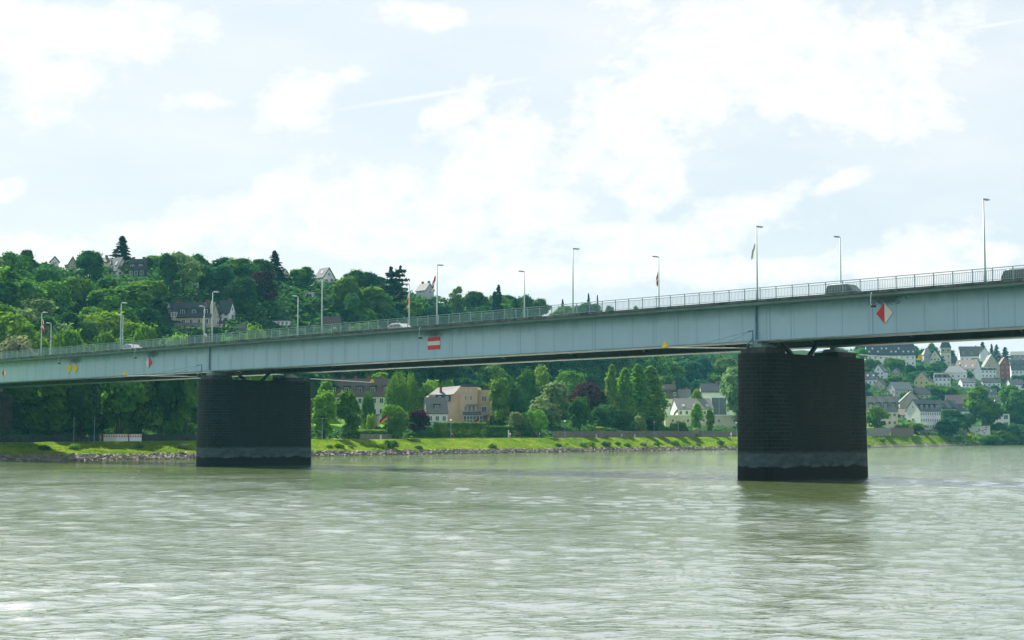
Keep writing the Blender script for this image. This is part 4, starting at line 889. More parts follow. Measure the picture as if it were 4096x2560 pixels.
def lobes(kind,H_,R_,g):
    L=[]
    if kind=='round':
        for i in range(22):
            z=g.random()**.8; rr=R_*(.62+.28*math.sin(math.pi*min(1,z*1.05)))*math.sqrt(max(.02,1-(max(0,z-.45)/.58)**2)); a=g.random()*6.28; d=rr*math.sqrt(g.random())*.95
            s=R_*(.26+.2*g.random()); L.append((d*math.cos(a),d*math.sin(a),H_*(.2+.68*z),s,s,s*.8))
    elif kind=='oval':
        for i in range(18):
            z=g.random(); rr=R_*.75*math.sin(math.pi*(.12+.8*z)); a=g.random()*6.28; d=rr*math.sqrt(g.random()); s=R_*(.3+.2*g.random()); L.append((d*math.cos(a),d*math.sin(a),H_*(.16+.75*z),s,s,s*1.1))
    elif kind=='tall':
        for i in range(22):
            z=g.random(); rr=R_*.8*(1-.55*z**2); a=g.random()*6.28; d=rr*math.sqrt(g.random()); s=R_*(.25+.2*g.random()); L.append((d*math.cos(a),d*math.sin(a),H_*(.12+.8*z),s,s,s*1.2))
    elif kind=='poplar':
        for i in range(26):
            z=i/25; rr=R_*.45*math.sin(math.pi*(.15+.75*z)); a=g.random()*6.28; d=rr*g.random(); s=R_*(.34+.2*g.random())*(1-.55*max(0,z-.55)/.45); L.append((d*math.cos(a),d*math.sin(a),H_*(.13+.82*z),s,s,s*1.9))
    elif kind=='bush':
        for i in range(14):
            a=g.random()*6.28; d=R_*.75*math.sqrt(g.random()); s=R_*(.25+.2*g.random()); L.append((d*math.cos(a),d*math.sin(a),H_*(.25+.5*g.random()*(1-(d/R_)**2)),s,s,H_*.28))
    elif kind=='open':
        for i in range(20):
            a=g.random()*6.28; z=g.random(); d=R_*(.35+.6*g.random())*math.sin(math.pi*(.2+.7*z)); s=R_*(.16+.14*g.random()); L.append((d*math.cos(a),d*math.sin(a),H_*(.32+.6*z),s*1.3,s*1.3,s*.8))
    return np.array(L)
def crown(kind,H_,R_,n,size,seed):
    g=np.random.default_rng(seed)
    if kind in('spruce','cedar'):
        P=[];Nn=[]; tiers=int(H_/ (.75 if kind=='spruce' else 1.5))
        for t in range(tiers):
            f=t/tiers; z=H_*(.08+.90*f); rr=R_*(1-f)**.85*(.85+.3*g.random()) if kind=='spruce' else R_*(.55+.45*g.random())*(1-.6*f)
            nb=max(4,int(9*(1-f)+3)) if kind=='spruce' else 6
            for b in range(nb):
                a=g.random()*6.28; L=rr*(.7+.4*g.random()); m=max(6,int(n/(tiers*nb))); s=g.random(m)**.7
                droop=-.28*L*s**1.5 if kind=='spruce' else .05*L*s
                w=.16*L*(1-s)+.12
                x=L*s*math.cos(a)+g.normal(size=m)*w; y=L*s*math.sin(a)+g.normal(size=m)*w; zz=z+droop+g.normal(size=m)*(.12 if kind=='spruce' else .22)
                P.append(np.stack([x,y,zz],1)); Nn.append(np.stack([.3*np.cos(a)*np.ones(m),.3*np.sin(a)*np.ones(m),np.ones(m)],1))
        # leader
        m=n//30; s=g.random(m); P.append(np.stack([g.normal(size=m)*.12,g.normal(size=m)*.12,H_*(.9+.1*s)],1)); Nn.append(g.normal(size=(m,3)))
        P=np.concatenate(P); Nn=np.concatenate(Nn); return quads_from(P,Nn,size,g)
    if kind=='willow':
        P=[];Nn=[]; core=lobes('round',H_,R_*.8,g)
        strands=n//22
        for i in range(strands):
            a=g.random()*6.28; d=R_*(.25+.75*g.random()**.6); z0=H_*(1-.42*(d/R_)**3)*(.82+.18*g.random()); Ls=H_*(.2+.45*g.random()); m=22; s=np.linspace(0,1,m)
            x=d*math.cos(a)*(1+.08*s)+g.normal(size=m)*.14; y=d*math.sin(a)*(1+.08*s)+g.normal(size=m)*.14; z=z0-Ls*s+g.normal(size=m)*.1
            z=np.maximum(z,H_*.06); P.append(np.stack([x,y,z],1)); Nn.append(np.stack([np.cos(a)*np.ones(m),np.sin(a)*np.ones(m),.35*np.ones(m)],1))
        return quads_from(np.concatenate(P),np.concatenate(Nn),size,g)
    L=lobes(kind,H_,R_,g); w=(L[:,3]*L[:,5]); w/=w.sum(); k=g.choice(len(L),size=int(n*1.7),p=w)
    d=g.normal(size=(len(k),3)); d/=np.linalg.norm(d,axis=1,keepdims=True); d[:,2]=np.where(d[:,2]<-.55,-d[:,2],d[:,2])
    c=L[k,:3]; r=L[k,3:6]; f=(.72+.34*g.random((len(k),1))); f=np.where(g.random(f.shape)<.10,1.05+.35*g.random(f.shape),f); bump=1+.24*np.sin(d[:,:1]*9+k[:,None])*np.sin(d[:,1:2]*8+d[:,2:3]*7)
    P=c+d*r*f*bump
    inside=np.zeros(len(P),int)
    for q in L: inside+= (np.sum(((P-q[:3])/q[3:6])**2,1)<.5)
    keep=inside<1+(g.random(len(P))<.12); P=P[keep][:n]; d=d[keep][:n]
    d=d*.8+ (P-np.array([0,0,H_*.45]))/np.array([R_,R_,H_*.5])*.4+np.array([0,0,.25])
    return quads_from(P,d,size,g)
def trunk(H_,R_,kind,seed):
    g=random.Random(seed); q=MB(); r=H_*.022+.05
    top=H_*(.97 if kind in('spruce','poplar','cedar') else .7)
    q.tube([(0,0,-2.2),(0,0,.3),(g.uniform(-.2,.2),g.uniform(-.2,.2),H_*.3),(g.uniform(-.3,.3),g.uniform(-.3,.3),top)],[r*1.5,r*1.15,r*.8,r*.15],7)
    if kind not in('spruce','poplar','bush'):
        for i in range(6):
            a=g.random()*6.28; z=H_*(.25+.3*g.random()); L=R_*.75; q.tube([(0,0,z),(L*.45*math.cos(a),L*.45*math.sin(a),z+L*.45),(L*math.cos(a),L*math.sin(a),z+L*.9)],[r*.5,r*.3,r*.08],5)
    return q
TPL={}
SPEC={ # key: kind,H,R,count,leaf size
 'round1':('round',13,5.2,5200,.62),'round2':('round',12,5.0,5200,.58),'round3':('round',14,5.6,6000,.62),'oval1':('oval',14,4.0,4600,.55),'oval2':('oval',12,3.6,4200,.52),
 'tall1':('tall',17,4.6,6000,.6),'open1':('open',14,5.4,2600,.55),'poplar1':('poplar',19,3.2,6500,.5),'spruce1':('spruce',17,3.6,6500,.42),'cedar1':('cedar',14,5.5,4500,.5),
 'willow1':('willow',14,5.0,9500,.34),'bush1':('bush',3.2,2.6,1300,.34),'bush2':('bush',2.6,2.4,1100,.30),'lime1':('oval',8,2.6,3200,.36),'low1':('bush',1.3,1.0,420,.20)}
def template(key):
    if key in TPL: return TPL[key]
    kind,H_,R_,n,s=SPEC[key]; sd=sum(map(ord,key)); V,Q=crown(kind,H_,R_,n,s,sd)
    me=npmesh('crown',V,Q,L_MID); tq=trunk(H_,R_,kind,sd).build('trunk',M_BK); tm=tq.data; bpy.data.objects.remove(tq)
    hr_=np.percentile(np.hypot(V[:,0],V[:,1]),94); H_=float(np.percentile(V[:,2],99.5)); TPL[key]=(me,tm,H_,float(hr_)); return TPL[key]
NTREE=[0]
def tree_at(key,x,y,z,h,w,m,label,name='tree',cat='tree',group=None,rz=None):
    me,tm,H_,R_=template(key); rt=empty(name,(x,y,z),rnd.uniform(0,6.28) if rz is None else rz,label,cat,group); rt.scale=(w/(2*R_),w/(2*R_),h/H_)
    c=bpy.data.objects.new('crown' if 'bush' not in name else 'foliage',me); COL.objects.link(c); c.parent=rt; c.material_slots[0].link='OBJECT'; c.material_slots[0].material=m
    t=bpy.data.objects.new('trunk' if 'bush' not in name else 'stem',tm); COL.objects.link(t); t.parent=rt; NTREE[0]+=1; return rt
def tree(key,px,ytop,wpx,m,label,r=None,Y=None,ybot=None,nohit=0,**k):
    if Y is None: Y=float(Sh(px))+r
    if ytop<1262 and px<2600 and not nohit:
        _,_,H_,R_=template(key); hh_=hit(px,ytop+wpx*H_/(2*R_)*1.0)
        if hh_: Y=hh_[1]
    c=atY(px,1700,Y); X=c.x; g=Tz(X,Y); top=atY(px,ytop,Y).z; 
    if ybot: g=max(g-1,atY(px,ybot,Y).z) if False else g
    return tree_at(key,X,Y,g,max(.6,top-g),wpx*Y/F,m,label,**k)
# ---- individually recognisable trees ----
for a in [
 ('spruce1',474,948,118,L_CO,'tall dark spruce pricking the skyline above the steep white gabled house',dict(Y=470,nohit=1,name='spruce_tree')),
 ('spruce1',1090,1006,96,L_CO,'dark spruce on the crest right of the middle of the left hill',dict(Y=490,nohit=1,name='spruce_tree')),
 ('cedar1',1560,1072,110,L_CO,'dark flat topped cedar on the skyline left of the red streamer flag',dict(Y=515,name='cedar_tree')),
 ('cedar1',1598,1066,76,L_CO,'ragged dark pine leaning right beside the cedar on the skyline',dict(Y=518,name='pine_tree')),
 ('spruce1',1994,1146,76,L_CO,'pointed spruce on the low skyline left of the flagless far lamp',dict(Y=590,name='spruce_tree')),
 ('spruce1',1978,1172,80,L_TEAL,'broader dark conifer beside the pointed spruce on the low skyline',dict(Y=585,name='conifer_tree')),
 ('spruce1',2062,1196,60,L_CO,'little dark conifer just left of a bridge lamp on the low skyline',dict(Y=600,name='conifer_tree')),
 ('round1',2105,1182,64,L_DK,'rounded dark tree behind the flagless far lamp on the low skyline',dict(Y=600)),
 ('open1',1826,1146,60,L_MID,'thin open crowned tree on the skyline right of the lone grey house',dict(Y=560)),
 ('round2',1895,1166,80,L_DK,'dark rounded tree right of the open crowned skyline tree',dict(Y=560)),
 ('spruce1',2252,1198,26,L_CO,'tiny conifer tip over the railing left of the tall lone lamp',dict(Y=640,name='conifer_tree')),
 ('spruce1',2356,1178,34,L_CO,'conifer tip above the railing right of the tall lone lamp',dict(Y=660,name='conifer_tree')),
 ('spruce1',2392,1184,24,L_CO,'narrow conifer seen through the railing right of the lone lamp',dict(Y=665,name='conifer_tree')),
 ('round1',2440,1224,44,L_DK,'last rounded treetop seen through the railing before open sky',dict(Y=680)),
 ('round1',2546,1226,32,L_DK,'tiny last treetop seen through the railing under the torn flag',dict(Y=700)),
 ('round3',790,1018,120,L_DK,'large dark tree on the crest right of the pale feathery tree',dict(Y=455)),
 ('open1',722,1012,150,L_PA,'tall pale feathery tree with showing limbs on the crest',dict(Y=438)),
 ('tall1',660,1014,90,L_DK,'dense dark tree left of the pale feathery tree on the crest',dict(Y=446)),
 ('round1',95,1000,72,L_DK,'dark rounded tree standing alone on the far left skyline',dict(Y=450)),
 ('round2',345,1004,110,L_DK,'wide dark tree between the two crest gables on the left',dict(Y=440)),
 ('round1',1050,1086,110,L_PU,'dark purple leaved tree below the second spruce',dict(Y=440)),
 ('oval2',1430,1152,46,L_YE,'small bright egg shaped tree on the hill right of the flagless lamp',dict(Y=425)),
 # bright trees standing just past the bridge, seen over the rail
 ('round3',60,1262,270,L_YE,'huge light green tree mass at the left edge over the rail',dict(Y=322)),
 ('round2',50,1352,200,L_CRM,'cream blossoming bush at the left edge behind the railing',dict(Y=308,name='bush',cat='bush')),
 ('round2',262,1322,130,L_YE,'bright tree behind the rail right of the leftmost lamps',dict(Y=318)),
 ('round1',415,1334,130,L_YE,'rounded yellow green tree behind the rail left of the doubled lamps',dict(Y=325)),
 ('round2',572,1306,120,L_YE,'yellow green tree with pointed top behind the rail right of the doubled lamps',dict(Y=328)),
 ('round2',700,1345,100,L_YE,'pale bushy treetop behind the rail under the villa wall',dict(Y=335)),
 ('round1',1018,1310,110,L_YE,'brightest round treetop behind the rail right of the two walkers',dict(Y=345)),
 ('bush1',900,1345,80,L_YE,'small bright bush top behind the rail near the two walkers',dict(Y=340,name='bush',cat='bush')),
 # dark trees under the left span
 ('tall1',222,1430,170,L_MID,'tree with sunlit shoulder right of the land pier',dict(r=30)),
 ('round3',320,1425,200,L_DK,'broad dark tree in deep shade under the bridge',dict(r=30)),
 ('round3',470,1420,190,L_MID,'leafy tree with lit sprays below the girder middle of left span',dict(r=29)),
 ('tall1',560,1415,150,L_MID,'tall tree with bright leaf edges in the left span',dict(r=31)),
 ('round1',650,1420,170,L_DK,'dark tree with crooked limbs left of the far river pier',dict(r=29)),
 ('round2',745,1425,140,L_MID,'tree touching the left side of the far river pier',dict(r=29.5)),
 ('bush1',480,1700,90,L_YE,'small sunlit shrub on the bank wall under the bridge',dict(r=32,name='bush',cat='bush')),
 ('bush1',760,1690,50,L_MID,'shrub in shade beside the far river pier',dict(r=31,name='bush',cat='bush')),
 ('round1',380,1640,110,L_DK,'low dark umbrella shaped tree above the wall under the bridge',dict(r=33)),
 ('round2',250,1650,120,L_DK,'low dark tree above the wall near the land pier',dict(r=33)),
 # middle span
 ('oval1',1300,1526,74,L_YE,'bright slim tree behind the two maples beside the far river pier',dict(r=60)),
 ('oval1',1296,1568,96,L_YE,'leafy maple by the path touching the far river pier',dict(r=30)),
 ('oval1',1391,1567,104,L_YE,'leafy maple with visible trunk, second right of the far river pier',dict(r=28)),
 ('bush1',1400,1692,70,L_YE,'bright yellow green bush under the second maple',dict(r=31,name='bush',cat='bush')),
 ('willow1',1472,1572,54,L_MID,'small drooping tree before the row house',dict(r=46)),
 ('bush1',1484,1655,42,L_YE,'round clipped bright bush before the beige garden house',dict(r=38,name='bush',cat='bush')),
 ('willow1',1612,1496,150,L_YE,'tall weeping willow between row house and cottage',dict(r=52,name='willow_tree')),
 ('round1',1572,1622,104,L_YE,'low bright tree in front of the willow on the left',dict(r=31)),
 ('oval2',1588,1650,64,L_MID,'small tree with slim trunk at the path before the willow',dict(r=27)),
 ('round2',1672,1640,96,L_PU,'dark purple shrub tree beside the white cottage',dict(r=34)),
 ('round2',1720,1524,96,L_YE,'bright treetop behind the cottage roof left of the peach house',dict(r=90)),
 ('round1',1790,1520,70,L_YE,'bright treetop behind the peach house roof',dict(r=96)),
 ('tall1',1996,1514,84,L_MID,'tall tree hugging the right side of the peach house',dict(r=52)),
 ('round3',2058,1538,96,L_DK,'dark green tree second right of the peach house',dict(r=50)),
 ('round3',2118,1484,120,L_MID,'high domed tree behind, left half of the pair over the pale chestnut',dict(r=95)),
 ('round3',2178,1466,110,L_YE,'highest domed tree behind the pale chestnut',dict(r=105)),
 ('round2',2285,1486,130,L_MID,'wide domed tree behind between the chestnut and purple beech',dict(r=100)),
 ('round3',2205,1534,176,L_PA,'large pale silvery chestnut in the middle of the riverside trees',dict(r=46)),
 ('round2',2318,1590,92,L_MID,'rounded green tree below and left of the purple beech',dict(r=38)),
 ('round1',2362,1534,172,L_PU,'broad purple copper beech left of the poplars',dict(r=66)),
 ('bush1',2140,1636,130,L_YE,'bright young bushy tree low by the path below the pale chestnut',dict(r=32,name='bush',cat='bush')),
 ('round1',2060,1650,80,L_PA,'silvery shrub low by the path right of the hedge',dict(r=34)),
 ('round2',2420,1622,110,L_DK,'dark bushy tree before the poplars',dict(r=36)),
 ('poplar1',2449,1464,66,L_YE,'leftmost slim poplar of the bright poplar group',dict(r=52,name='poplar_tree')),
 ('poplar1',2498,1478,78,L_YE,'second poplar of the bright group, lower than its neighbours',dict(r=50,name='poplar_tree')),
 ('poplar1',2556,1462,98,L_YE,'tall poplar left of the widest one',dict(r=52,name='poplar_tree')),
 ('poplar1',2606,1470,112,L_YE,'widest poplar next to the mansard house',dict(r=54,name='poplar_tree')),
 ('bush1',2557,1660,56,L_PA,'pale mounded bush at the foot of the poplars',dict(r=34,name='bush',cat='bush')),
 ('round1',2480,1640,90,L_DK,'dark low tree under the left poplars',dict(r=38)),
 ('round1',2600,1650,90,L_DK,'dark low tree under the widest poplar',dict(r=40)),
 ('round1',2668,1504,84,L_MID,'bushy tree rising behind the mansard house roof',dict(Y=620)),
 ('lime1',2788,1612,52,L_YE,'taller of the two young bright lime trees before the cream building',dict(r=32)),
 ('lime1',2838,1634,44,L_YE,'smaller of the two young bright lime trees before the cream building',dict(r=33)),
 ('bush1',2692,1690,36,L_MID,'round clipped bush left in the garden of the white farm house',dict(r=32,name='bush',cat='bush')),
 ('bush1',2722,1682,44,L_YE,'bright clipped hedge bush in the garden of the white farm house',dict(r=36,name='bush',cat='bush')),
 ('bush2',2736,1694,34,L_MID,'small round bush right in the garden of the white farm house',dict(r=31,name='bush',cat='bush')),
 ('bush2',2648,1696,40,L_MID,'garden bush below the yellow gabled house',dict(r=32,name='bush',cat='bush')),
 ('bush2',2785,1712,40,L_CRM,'brownish low shrub at the gap in the stone wall',dict(r=29,name='bush',cat='bush')),
 ('round3',2950,1474,150,L_PA,'large pale green plane tree at the left side of the near pier',dict(r=44)),
 ('round1',2785,1560,60,L_YE,'bright yellow treetop behind the farm house ridge',dict(Y=560)),
 # right span
 ('round2',3508,1626,88,L_MID,'leafy riverside tree just right of the near pier',dict(r=36)),
 ('round3',3931,1548,150,L_MID,'big dark green riverside tree before the boat house',dict(r=31)),
 ('round3',4058,1544,140,L_MID,'big dark green riverside tree at the right edge',dict(r=38)),
 ('round1',3802,1640,100,L_DK,'bushy dark tree right of the white riverside house',dict(r=44)),
 ('round2',3872,1654,66,L_DK,'smaller dark tree between bushy tree and the big tree',dict(r=42)),
 ('round1',3660,1692,90,L_MID,'low green shrubs above the reddish wall',dict(r=38,name='bush',cat='bush')),
 ('bush1',3605,1696,60,L_MID,'rounded shrubs above the pale wall before the cream villa',dict(r=36,name='bush',cat='bush')),
 ('bush1',4020,1700,120,L_MID,'clipped hedge shrub between the two big right hand trees',dict(r=34,name='bush',cat='bush')),
 ('spruce1',3938,1370,56,L_CO,'pine on the right skyline behind the white gable',dict(Y=1190,name='pine_tree')),
 ('spruce1',3974,1378,34,L_CO,'narrow left spruce of the skyline pair above the brick house',dict(Y=1190,name='spruce_tree')),
 ('spruce1',3994,1380,44,L_CO,'right spruce of the skyline pair above the brick house',dict(Y=1190,name='spruce_tree')),
 ('spruce1',4028,1390,60,L_CO,'broad dark conifer on the skyline right of the brick house',dict(Y=1190,name='conifer_tree')),
 ('round1',3736,1374,40,L_DK,'rounded tree on the skyline left of the old tower',dict(Y=1180)),
]:
    kk=a[6]; tree(a[0],a[1],a[2],a[3],a[4],a[5],**kk)
    Yt=kk.get('Y') or float(Sh(a[1]))+kk['r']
# ---- the wooded slopes: scattered trees, each its own object, labelled by what they stand next to ----
LM=[(470,1060,'the steep white gabled house'),(552,1080,'the dark slate extension house'),(288,1050,'the beige gable'),(95,1030,'the lone tree of the far left skyline'),(722,1080,'the pale feathery tree'),(800,1120,'the white house with dormer'),(762,1260,'the villa'),(905,1240,'the white house with tall slate roof'),
 (474,980,'the tall crest spruce'),(1090,1040,'the second spruce'),(1298,1100,'the white crest house'),(1241,1175,'the small flat white house'),(1120,1290,'the modern low house'),(1322,1290,'the brown roofed cottage'),(1560,1110,'the flat topped cedar'),(1700,1150,'the lone grey skyline house'),(168,1250,'the leftmost bridge lamp'),(485,1210,'the doubled lamps'),(850,1170,'the lamp with the cream flag'),
 (1192,1190,'the far lamp left of the tall flagless one'),(1288,1110,'the tall flagless lamp'),(1640,1150,'the lamp with the ragged flag'),(1748,1060,'the lamp with the red streamer'),(2098,1090,'the far lamp left of the lone tall lamp'),(1994,1170,'the pointed skyline spruce'),(1430,1180,'the egg shaped bright tree'),(1040,1100,'the dark purple tree'),
 (1420,1540,'the row house roof'),(1880,1560,'the peach house'),(2178,1480,'the highest domed tree'),(2449,1480,'the leftmost poplar'),(2600,1480,'the widest poplar'),(2678,1560,'the mansard house'),(2872,1580,'the white hall block'),(2950,1520,'the plane tree at the near pier'),(1606,1510,'the weeping willow'),
 (3560,1430,'the skylight block'),(3522,1500,'the white gable below the skylight block'),(3694,1540,'the cream gabled town house'),(3783,1430,'the old tower'),(3600,1580,'the pale grey two gabled house'),(3530,1650,'the cream villa by the pier'),(3700,1660,'the long white riverside house'),(3903,1580,'the blue spire'),(4016,1480,'the red brick house'),(3931,1600,'the big riverside tree'),(3872,1500,'the brown skylit roof'),(4060,1550,'the right hand riverside tree'),(3484,1530,'the dark roofed house at the pier')]
COLN={'leaves_mid_green':'mid green','leaves_deep_green':'dark green','leaves_yellow_green':'yellow green','leaves_pale_green':'pale green','needles_dark':'blackish','leaves_blue_green':'blue green','leaves_purple':'purple'}
USED=set()
def autolabel(px,py,m,wpx,key,tops):
    near=sorted(LM,key=lambda q:(q[0]-px)**2+((q[1]-py)*1.2)**2)[:4]
    shape={'round':'round','oval':'egg shaped','tall1':'tall','open1':'loose','spruc':'pointed','poplar':'slim'}.get(key[:5],'round'); 
    size='large' if wpx>115 else 'small' if wpx<75 else 'medium'
    cand=[]
    def dirn(q):
        dx,dy=px-q[0],py-q[1]; s=''
        if abs(dy)>28: s='above ' if dy<0 else 'below '
        if abs(dx)>38:
            s=('up ' if dy<-28 else 'down ' if dy>28 else '')+('left of ' if dx<0 else 'right of ')
        return s or 'beside '
    for q in near: 
        d=math.hypot(px-q[0],py-q[1]); dist='' if d<150 else 'well ' ; cand.append(f"{size} {COLN[m.name]} {shape} tree {dist}{dirn(q)}{q[2]}")
    for c in cand:
        if c not in USED and len(c.split())<=16: USED.add(c); return c,None
    for c in cand:
        for w in ('farther up the slope','nearer the river','with ragged top','with full crown'):
            t=c.replace(' tree ',f' tree, {w}, ')
            if t not in USED and len(t.split())<=16: USED.add(t); return t,None
    return cand[0],'matching trees near '+near[0][2]
def band(px):   # the strip of picture hidden by the bridge girder and deck
    yt=onplane_y(px,D0,DK); yb=onplane_y(px,DF,SB); return yt,yb
def onplane_y(px,d,z):
    t=(px-2048)/6018; Y=d/(N.x*t+N.y); return proj((t*Y,Y,z))[1]
def clear_of_sites(px,py0,py1,w,Y):
    for (x0,x1,y0,y1,Ys) in SITES:
        if px>3300: y1=y1-.35*(y1-y0)
        if Y<Ys+2 and px+w*.42>x0 and px-w*.42<x1 and py0<y1 and py1>y0: return False
        if abs(Y-Ys)<9 and x0<px<x1: return False
    return True
count=0; placed=[]
SKX=[0,300,475,800,1150,1500,1700,1900,2100,2300,2500,3400,3700,3900,4150]; SKY_=[1018,1018,1035,1022,1045,1098,1160,1172,1188,1218,1245,1360,1372,1400,1424]
def scatter(c0,c1,dcol,ystart,yend,dY,mats,keys,hr,wr,maxn,grow=1.0):
    global count
    nloc=0; Y=ystart
    c_rows=[]
    t=0.0
    while t<1.0:
        cc=c0+rnd.random()*dcol
        while cc<c1:
            c=cc+rnd.uniform(-.38,.38)*dcol; ys=np.interp(c,*YS); yc=np.interp(c,*YC)
            y0=ys+(yc-ys)*ystart; y1=ys+(yc-ys)*yend; Yy=y0+(y1-y0)*t+rnd.uniform(-.4,.4)*dY
            X=(c-2048)/6018*Yy; cc+=dcol
            h=rnd.uniform(*hr); w=rnd.uniform(*wr); z=Tz(X,Yy); x_,yt=proj((X,Yy,z+h)); lim=np.interp(x_,SKX,SKY_)+rnd.uniform(-14,22)
            if yt<lim: h=atY(x_,lim,Yy).z-z; yt=lim; w=min(w,h*.95)
            if h<4.5: continue
            _,yb_=proj((X,Yy,z)); wp=w*F/Yy
            yc_=(yt+yb_)/2; b0,b1=band(x_)
            if x_<-60 or x_>4150: continue
            if yt>b0+4 and yb_<b1-2: continue        # wholly behind the girder
            if yt>b0+4 and yt<b1 and yb_<b1+14: continue
            if not clear_of_sites(x_,yt,yb_,wp,Yy): continue
            if any(abs(x_-a)<wp*.33 and abs(yt-b)<wp*.27 for a,b in placed): continue
            placed.append((x_,yt)); key=rnd.choice(keys); m=rnd.choice(mats)
            if c>3300 or Yy>480: m=rnd.choice((L_DK,L_MID,L_TEAL,L_MID))
            lb,gp=autolabel(x_,yt+.35*(yb_-yt),m,wp,key,placed)
            tree_at(key,X,Yy,z-.4,h,w,m,lb,group='trees scattered over the wooded slopes'); count+=1; nloc+=1
            if nloc>=maxn: return
        t+=dY/ (np.interp((c0+c1)/2,*YC)-np.interp((c0+c1)/2,*YS))/max(.05,(yend-ystart))
KS=['round1','round2','round3','oval1','tall1','round1','round2','open1']
scatter(40,2450,58,.94,1.05,26,[L_DK,L_MID,L_DK,L_TEAL],KS,(9,13),(8,11),34)
scatter(-60,700,72,0,1.05,9,[L_MID,L_MID,L_MID,L_YE,L_PA,L_MID,L_DK],KS,(9,14),(8,12.5),95)
scatter(700,1500,66,.02,1.05,10,[L_MID,L_DK,L_DK,L_TEAL,L_MID,L_MID],KS,(9,14),(8,12),85)
scatter(1500,2500,66,.5,1.04,18,[L_DK,L_TEAL,L_MID,L_DK],KS,(10,15),(9,13),60)
scatter(1180,2960,84,.0,.55,24,[L_DK,L_TEAL,L_DK,L_MID],KS,(12,17),(10,14),60)
scatter(3440,4140,38,.02,1.03,15,[L_DK,L_MID,L_TEAL],['round1','round2','round3','oval1'],(7,10),(8,12),115)
print('scattered',count,'trees total',NTREE[0])
# ---- undergrowth between the trees: one uncountable mass ----
def undergrowth(name,c0,c1,f0,f1,n,size,m,label,hmax=2.2,rfix=None):
    g=np.random.default_rng(5+n); c=g.uniform(c0,c1,n)
    ys=np.interp(c,*YS); yc=np.interp(c,*YC); Y=ys+(yc-ys)*g.uniform(f0,f1,n) if rfix is None else Sh(c)+g.uniform(rfix[0],rfix[1],n)
    X=(c-2048)/6018*Y; lump=(np.sin(X*.5+np.sin(Y*.31)*2)*np.sin(Y*.43+X*.12)+1)/2; lump2=(np.sin(X*1.3+2)*np.sin(Y*1.1+X*.4)+1)/2
    z=T(X,Y)+(.25+lump*.7+lump2*.3)*hmax*g.random(n)**.45
    dep=Y*CT+(z-CAMZ)*ST; sx=2048+F*X/dep; sy=1280-F*((z-CAMZ)*CT-Y*ST)/dep; ok=np.ones(n,bool)
    for (x0,x1,y0,y1,Ys) in SITES: ok&=~((Y<Ys+3)&(sx>x0)&(sx<x1)&(sy>y0)&(sy<y1))
    X,Y,z=X[ok],Y[ok],z[ok]; n=len(X)
    P=np.stack([X,Y,z],1); V,Q=quads_from(P,np.tile(np.array([[0,-.25,1.0]]),(n,1)),size,g)
    me=npmesh(name,V,Q,m); o=bpy.data.objects.new(name,me); COL.objects.link(o); return tag(o,label,'undergrowth',kind='stuff')
undergrowth('undergrowth',-300,2600,-.02,1.06,60000,1.1,L_DK,'dense dark green shrub layer covering the left hill between the trees',3.2)
undergrowth('undergrowth',3350,4500,-.02,1.06,34000,1.1,L_DK,'green gardens and shrubs filling the gaps between the town houses',2.6)
undergrowth('undergrowth',1150,3000,-.05,.8,24000,1.6,L_DK,'dark wood understorey on the far slope seen below the girder',4.0)
undergrowth('undergrowth',0,2960,0,0,60000,.6,L_DK,'dark shrubs and garden growth above the bank path',1.6,rfix=(29,64))
# tall grass on the bank
def grass(n):
    g=np.random.default_rng(3); c=g.uniform(-150,4300,n); r=g.uniform(2.9,19.5,n); Y=Sh(c)+r; X=(c-2048)/6018*Y
    tuf=(np.sin(X*.9+np.sin(Y)*1.5)*np.sin(Y*.9+X*.2)+1)/2; h=.12+.45*tuf**2*np.clip((9-r)/4,.25,1); w=.10+.10*g.random(n); a=g.uniform(-.6,.6,n); dx=np.cos(a)*w; dy=np.sin(a)*w; lean=g.normal(size=(n,2))*.12
    z=T(X,Y)-.03; P=np.stack([np.stack([X-dx,Y-dy,z],1),np.stack([X+dx,Y+dy,z],1),np.stack([X+dx*.3+lean[:,0],Y+dy*.3+lean[:,1],z+h],1),np.stack([X-dx*.3+lean[:,0],Y-dy*.3+lean[:,1],z+h],1)],1)
    me=npmesh('grass',P.reshape(-1,3),np.arange(n*4).reshape(-1,4),leaf('grass_blades',(.24,.34,.035),(.10,.20,.018),.4,.12)); o=bpy.data.objects.new('grass',me); COL.objects.link(o); tag(o,'bright green tall grass on the river bank','grass',kind='stuff')
grass(110000)
